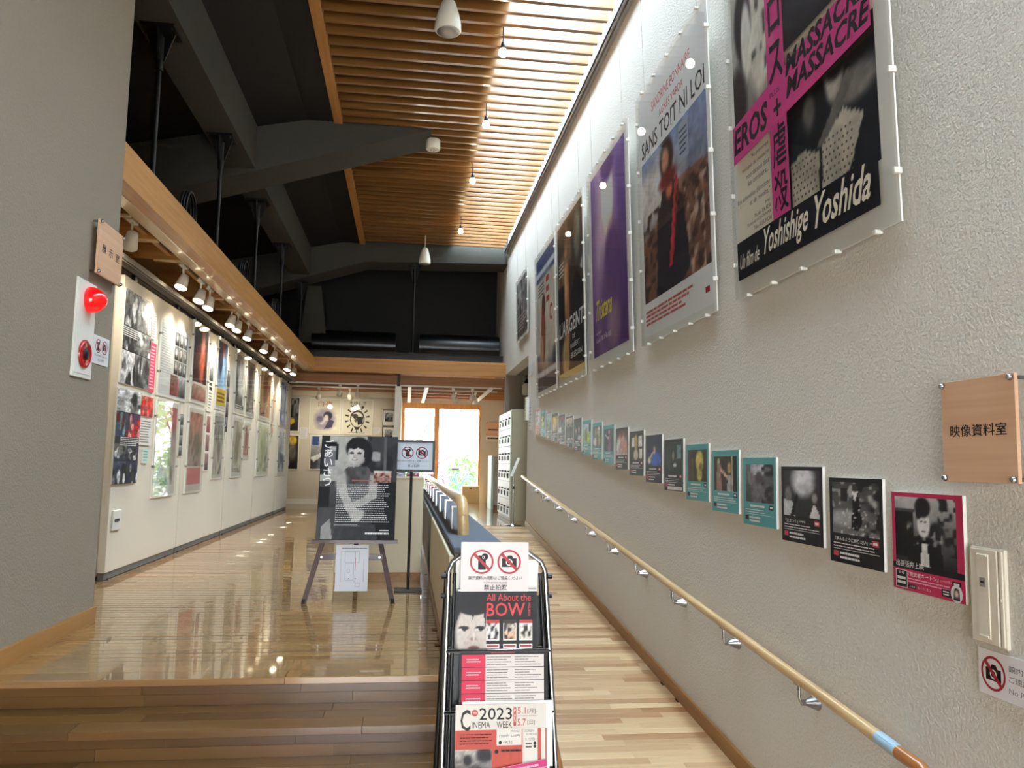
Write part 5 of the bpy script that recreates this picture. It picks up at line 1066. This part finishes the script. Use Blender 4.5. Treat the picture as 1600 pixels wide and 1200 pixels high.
for k, (x0, c) in enumerate(((.40, (226, 222, 214)), (.60, (206, 150, 110)), (.79, (222, 214, 196)))):
    s.rect(x0, .14, x0+.155, .50, (224, 220, 212)); s.pic(x0+.01, .16, x0+.145, .44, picture(9, 10, c, (226, 222, 214), [('s', 0, 0, 1, 1, (40, 36, 36), 5, .5)], 505+k, .2)); s.rect(x0, .44, x0+.155, .50, (180, 60, 60) if k != 1 else (60, 50, 44)); s.rect(x0, .0, x0+.155, .08, (226, 222, 214)); s.rect(x0+.01, .03, x0+.145, .06, (170, 50, 50))
booklet('booklet', 'black booklet with red BOW lettering and a face in the top rack pocket', 'booklet', .155, 2.495, 1.137, .262, .168, s, 1, .01)
s = Sheet(.268, .170, (24, 22, 24)); s.lines(.35, .95, .62, .975, 1, (150, 50, 56), .8, 0, 3, 8)
for k in range(4):
    ya = .72-.22*k; s.rect(.02, ya, .285, ya+.21, (206, 44, 74)); s.rect(.287, ya, .955, ya+.21, (216, 206, 198)); s.lines(.07, ya+.07, .24, ya+.15, 2, (240, 206, 206), .4, .2, k); s.lines(.30, ya+.02, .60, ya+.19, 4, (110, 100, 98), .3, .3, k+4, 5); s.lines(.62, ya+.02, .93, ya+.19, 4, (120, 110, 106), .3, .5, k+8, 5); s.rect(.02, ya-.008, .955, ya, (24, 22, 24))
booklet('schedule_booklet', 'red and white timetable booklet with black border in the second rack pocket', 'booklet', .180, 2.462, .966, .268, .166, s, 1, .01)
s = Sheet(.272, .198, (216, 208, 196)); OR = (190, 80, 66); BK = (26, 24, 26)
s.rect(0, 0, .735, .64, OR); s.pic(0, 0, .40, .37, picture(20, 14, (90, 84, 82), (170, 164, 158), [('e', .35, .6, .12, .2, (30, 28, 30), .4), ('e', .8, .8, .22, .3, (40, 38, 40), .5), ('e', .55, .2, .2, .2, (60, 56, 56), .5)], 511, .3))
s.text('C', .055, .63, .165, .93, BK, 0, .012); s.circ(.21, .88, .035, OR); s.lines(.19, .86, .23, .90, 2, (230, 210, 200), .5, 0, 3, 2); s.text('2023', .26, .78, .62, .95, BK, 0, .006); s.text('INEMA', .18, .665, .38, .755, BK); s.text('WEEK', .45, .665, .62, .755, BK)
s.rect(.635, .69, .665, .95, OR); s.vtext('PART', .64, .70, .66, .94, (236, 220, 210)); s.text('5.1', .68, .86, .77, .95, OR); s.text('[月]-', .79, .86, .90, .93, (110, 70, 66)); s.rect(.68, .825, .90, .83, (120, 80, 76)); s.text('5.7', .68, .69, .77, .79, OR); s.text('[日]', .79, .70, .87, .77, (110, 70, 66))
s.rect(.45, .42, .725, .655, (220, 212, 200)); s.text('TICKET', .61, .60, .71, .63, (110, 104, 100)); s.text('1200円 600円', .48, .53, .70, .57, (70, 66, 64)); s.circ(.49, .46, .018, BK); s.text('4.8[土]', .52, .44, .62, .485, BK)
s.lines(.05, .43, .42, .60, 4, (80, 30, 28), .3, .3, 4, 10); s.circ(.45, .335, .022, BK); s.lines(.50, .32, .72, .37, 1, BK, .6, 0, 5, 6)
s.rect(.745, .0, .90, .655, (220, 212, 200)); s.text('SCREEN', .76, .60, .86, .635, (90, 84, 80)); s.text('SCHEDULE', .775, .555, .895, .585, (90, 84, 80)); s.text('5.1[月]', .765, .475, .87, .52, (90, 84, 80)); s.lines(.77, .37, .84, .46, 2, (90, 84, 80), .5); s.circ(.87, .445, .016, BK); s.circ(.87, .40, .016, BK); s.rect(.905, 0, .935, .655, OR); s.rect(.94, 0, .985, .655, (220, 212, 200)); s.rect(.985, 0, 1, .655, OR)
booklet('cinema_flyer', 'cream and orange flyer stack reading 2023 CINEMA WEEK in the third rack pocket', 'flyer', .168, 2.425, .790, .272, .185, s, 3, .003)
s = Sheet(.25, .16, (200, 50, 110)); s.rect(0, 0, .3, 1, (206, 206, 70)); s.lines(.02, .1, .28, .9, 6, (120, 120, 40), .4); s.text('トン', .50, .30, .95, .85, (110, 20, 60), 0, .015); s.rect(.3, .86, 1, .88, (236, 160, 190)); s.lines(.35, .90, .9, .96, 1, (240, 180, 200), .6, 0, 3, 10)
booklet('magenta_flyer', 'magenta flyer tilted in the lowest visible rack pocket', 'flyer', .215, 2.392, .640, .25, .16, s, 1, .003, .12, .16)

# newel of the ramp's inner rail
t = thing('newel_rail', 'brown wooden rail end curving down beside the magazine rack', 'handrail')
MB().tube([(.47, 3.72, .86), (.495, 3.4, .81), (.53, 3.1, .755), (.552, 2.95, .70), (.562, 2.88, .62), (.565, 2.86, .50), (.565, 2.86, .01)], .024, 14).build('rail', 'rail_end', t); MB().lathe([(.04, 0), (.04, .012), (.026, .016)], (.565, 2.86, .006), (0, 0, 1), 16).build('foot_flange', 'steel', t)

# ================================================================ garden outside the window
struct(MB().box(-14, 19.1, .60, 16, 45, .72).build('ground', 'gravel'), 'pale garden ground outside the window')
def bush(label, x, y, z, rx, ry, rz, n, mat, seed, size=.10, name='garden_shrub', trunk=0.0):
    rg = random.Random(seed); mb = MB()
    for k in range(n):
        u, v = rg.uniform(0, 2*math.pi), rg.uniform(-.9, 1); q = rg.uniform(.55, 1.0)*(1+.18*math.sin(3*u+seed)+.12*math.sin(5*v*3+u))
        c = math.sqrt(max(0, 1-v*v)); p = Vector((rx*q*c*math.cos(u), ry*q*c*math.sin(u), rz*q*v+rz+trunk))
        a = Vector((rg.uniform(-1, 1), rg.uniform(-1, 1), rg.uniform(-1, 1))).normalized(); b = a.cross(Vector((rg.uniform(-1, 1), rg.uniform(-1, 1), .3))).normalized(); w = size*rg.uniform(.6, 1.3)
        mb.add([p-a*w, p-b*w*.5, p+a*w, p+b*w*.5], [(0, 1, 2, 3)])
    b = thing(name, label, 'tree' if trunk else 'shrub', None, Matrix.Translation((x, y, z)))
    f = mb.build('foliage', mat, b)
    st = MB()
    for k in range(5): st.tube([(0, 0, 0), (rx*.2*math.cos(k*1.3), ry*.2*math.sin(k*1.3), (rz+trunk)*.6), (rx*.5*math.cos(k*1.3), ry*.5*math.sin(k*1.3), rz*1.2+trunk)], .03 if not trunk else .07, 6, True, .008)
    st.build('stems', 'bark', b)
    return b
bush('dense green shrub outside the right hand window pane', 1.55, 21.2, .72, .55, .5, .62, 520, 'leaf', 1, .07)
bush('pink flowering azalea behind the green shrub', 1.15, 22.3, .72, .75, .6, .85, 560, 'leaf_pink', 2, .07)
bush('pale green shrub at the far right of the garden', 2.5, 24.3, .72, .7, .6, .75, 420, 'leaf_pale', 3, .08)
bush('low green shrub below the left hand window pane', .1, 24.5, .72, .9, .6, .95, 520, 'leaf', 4, .08)
bush('tall pale tree filling the left of the garden view', -1.5, 27.0, .72, 1.8, 1.5, 1.6, 800, 'leaf_pale', 5, .14, 'garden_tree', 1.3)
bush('tall leafy tree behind the azalea', 3.3, 28.5, .72, 1.9, 1.6, 1.7, 800, 'leaf_pale', 6, .15, 'garden_tree', 1.4)
t = thing('stone_lantern', 'stone garden lantern seen through the left window pane', 'lantern', None, Matrix.Translation((.28, 23.6, .72)))
MB().lathe([(.20, 0), (.20, .1), (.09, .14), (.08, 1.5), (.16, 1.56), (.16, 1.62)], seg=8).build('shaft', 'stone', t)
for (a, b) in ((-.13, -.13), (.11, -.13), (-.13, .11), (.11, .11)): MB().box(a, b, 1.62, a+.02, b+.02, 1.88).build('corner_post', 'stone', t)
MB().lathe([(.32, 1.88), (.30, 1.92), (.12, 2.06), (.05, 2.10), (.05, 2.2)], seg=6).build('roof', 'stone', t)
t = thing('leaning_pole', 'thin dark pole leaning across the left window pane outside', 'pole', None, Matrix.Translation((-.12, 20.6, .72))); MB().tube([(0, 0, 0), (.62, .1, 1.95)], .016, 8).build('shaft', 'bark', t); MB().lathe([(.018, 0), (.022, .02), (.001, .04)], (.62, .1, 1.945), (.3, .05, 1), 8).build('tip', 'bark', t)
t = thing('bicycle', 'blue bicycle parked outside the garden window', 'bicycle', None, Matrix.Translation((1.02, 20.2, .72)))
for (cx) in (.0, .62):
    MB().tube([(cx+.30*math.cos(a), 0, .31+.30*math.sin(a)) for a in [2*math.pi*k/24 for k in range(25)]], .016, 6, False).build('wheel', 'blue_frame', t)
    sp = MB(); [sp.tube([(cx, 0, .31), (cx+.29*math.cos(a), 0, .31+.29*math.sin(a))], .003, 4) for a in [2*math.pi*k/12 for k in range(12)]]; sp.build('spokes', 'steel', t)
MB().tube([(0, 0, .31), (.22, 0, .70), (.52, 0, .72), (.62, 0, .31)], .018, 8).tube([(.22, 0, .70), (.30, 0, .31), (.52, 0, .72)], .018, 8).tube([(0, 0, .31), (.30, 0, .31)], .012, 8).build('frame', 'blue_frame', t)
MB().tube([(.52, 0, .72), (.50, 0, .92), (.44, -.22, .94)], .012, 8).tube([(.50, 0, .92), (.44, .22, .94)], .012, 8).build('handlebar', 'steel', t); MB().cbox(.10, -.06, .80, .32, .06, .85, .02).build('saddle', 'black_plastic', t); MB().tube([(.215, 0, .68), (.205, 0, .80)], .012, 8).build('seat_post', 'steel', t)
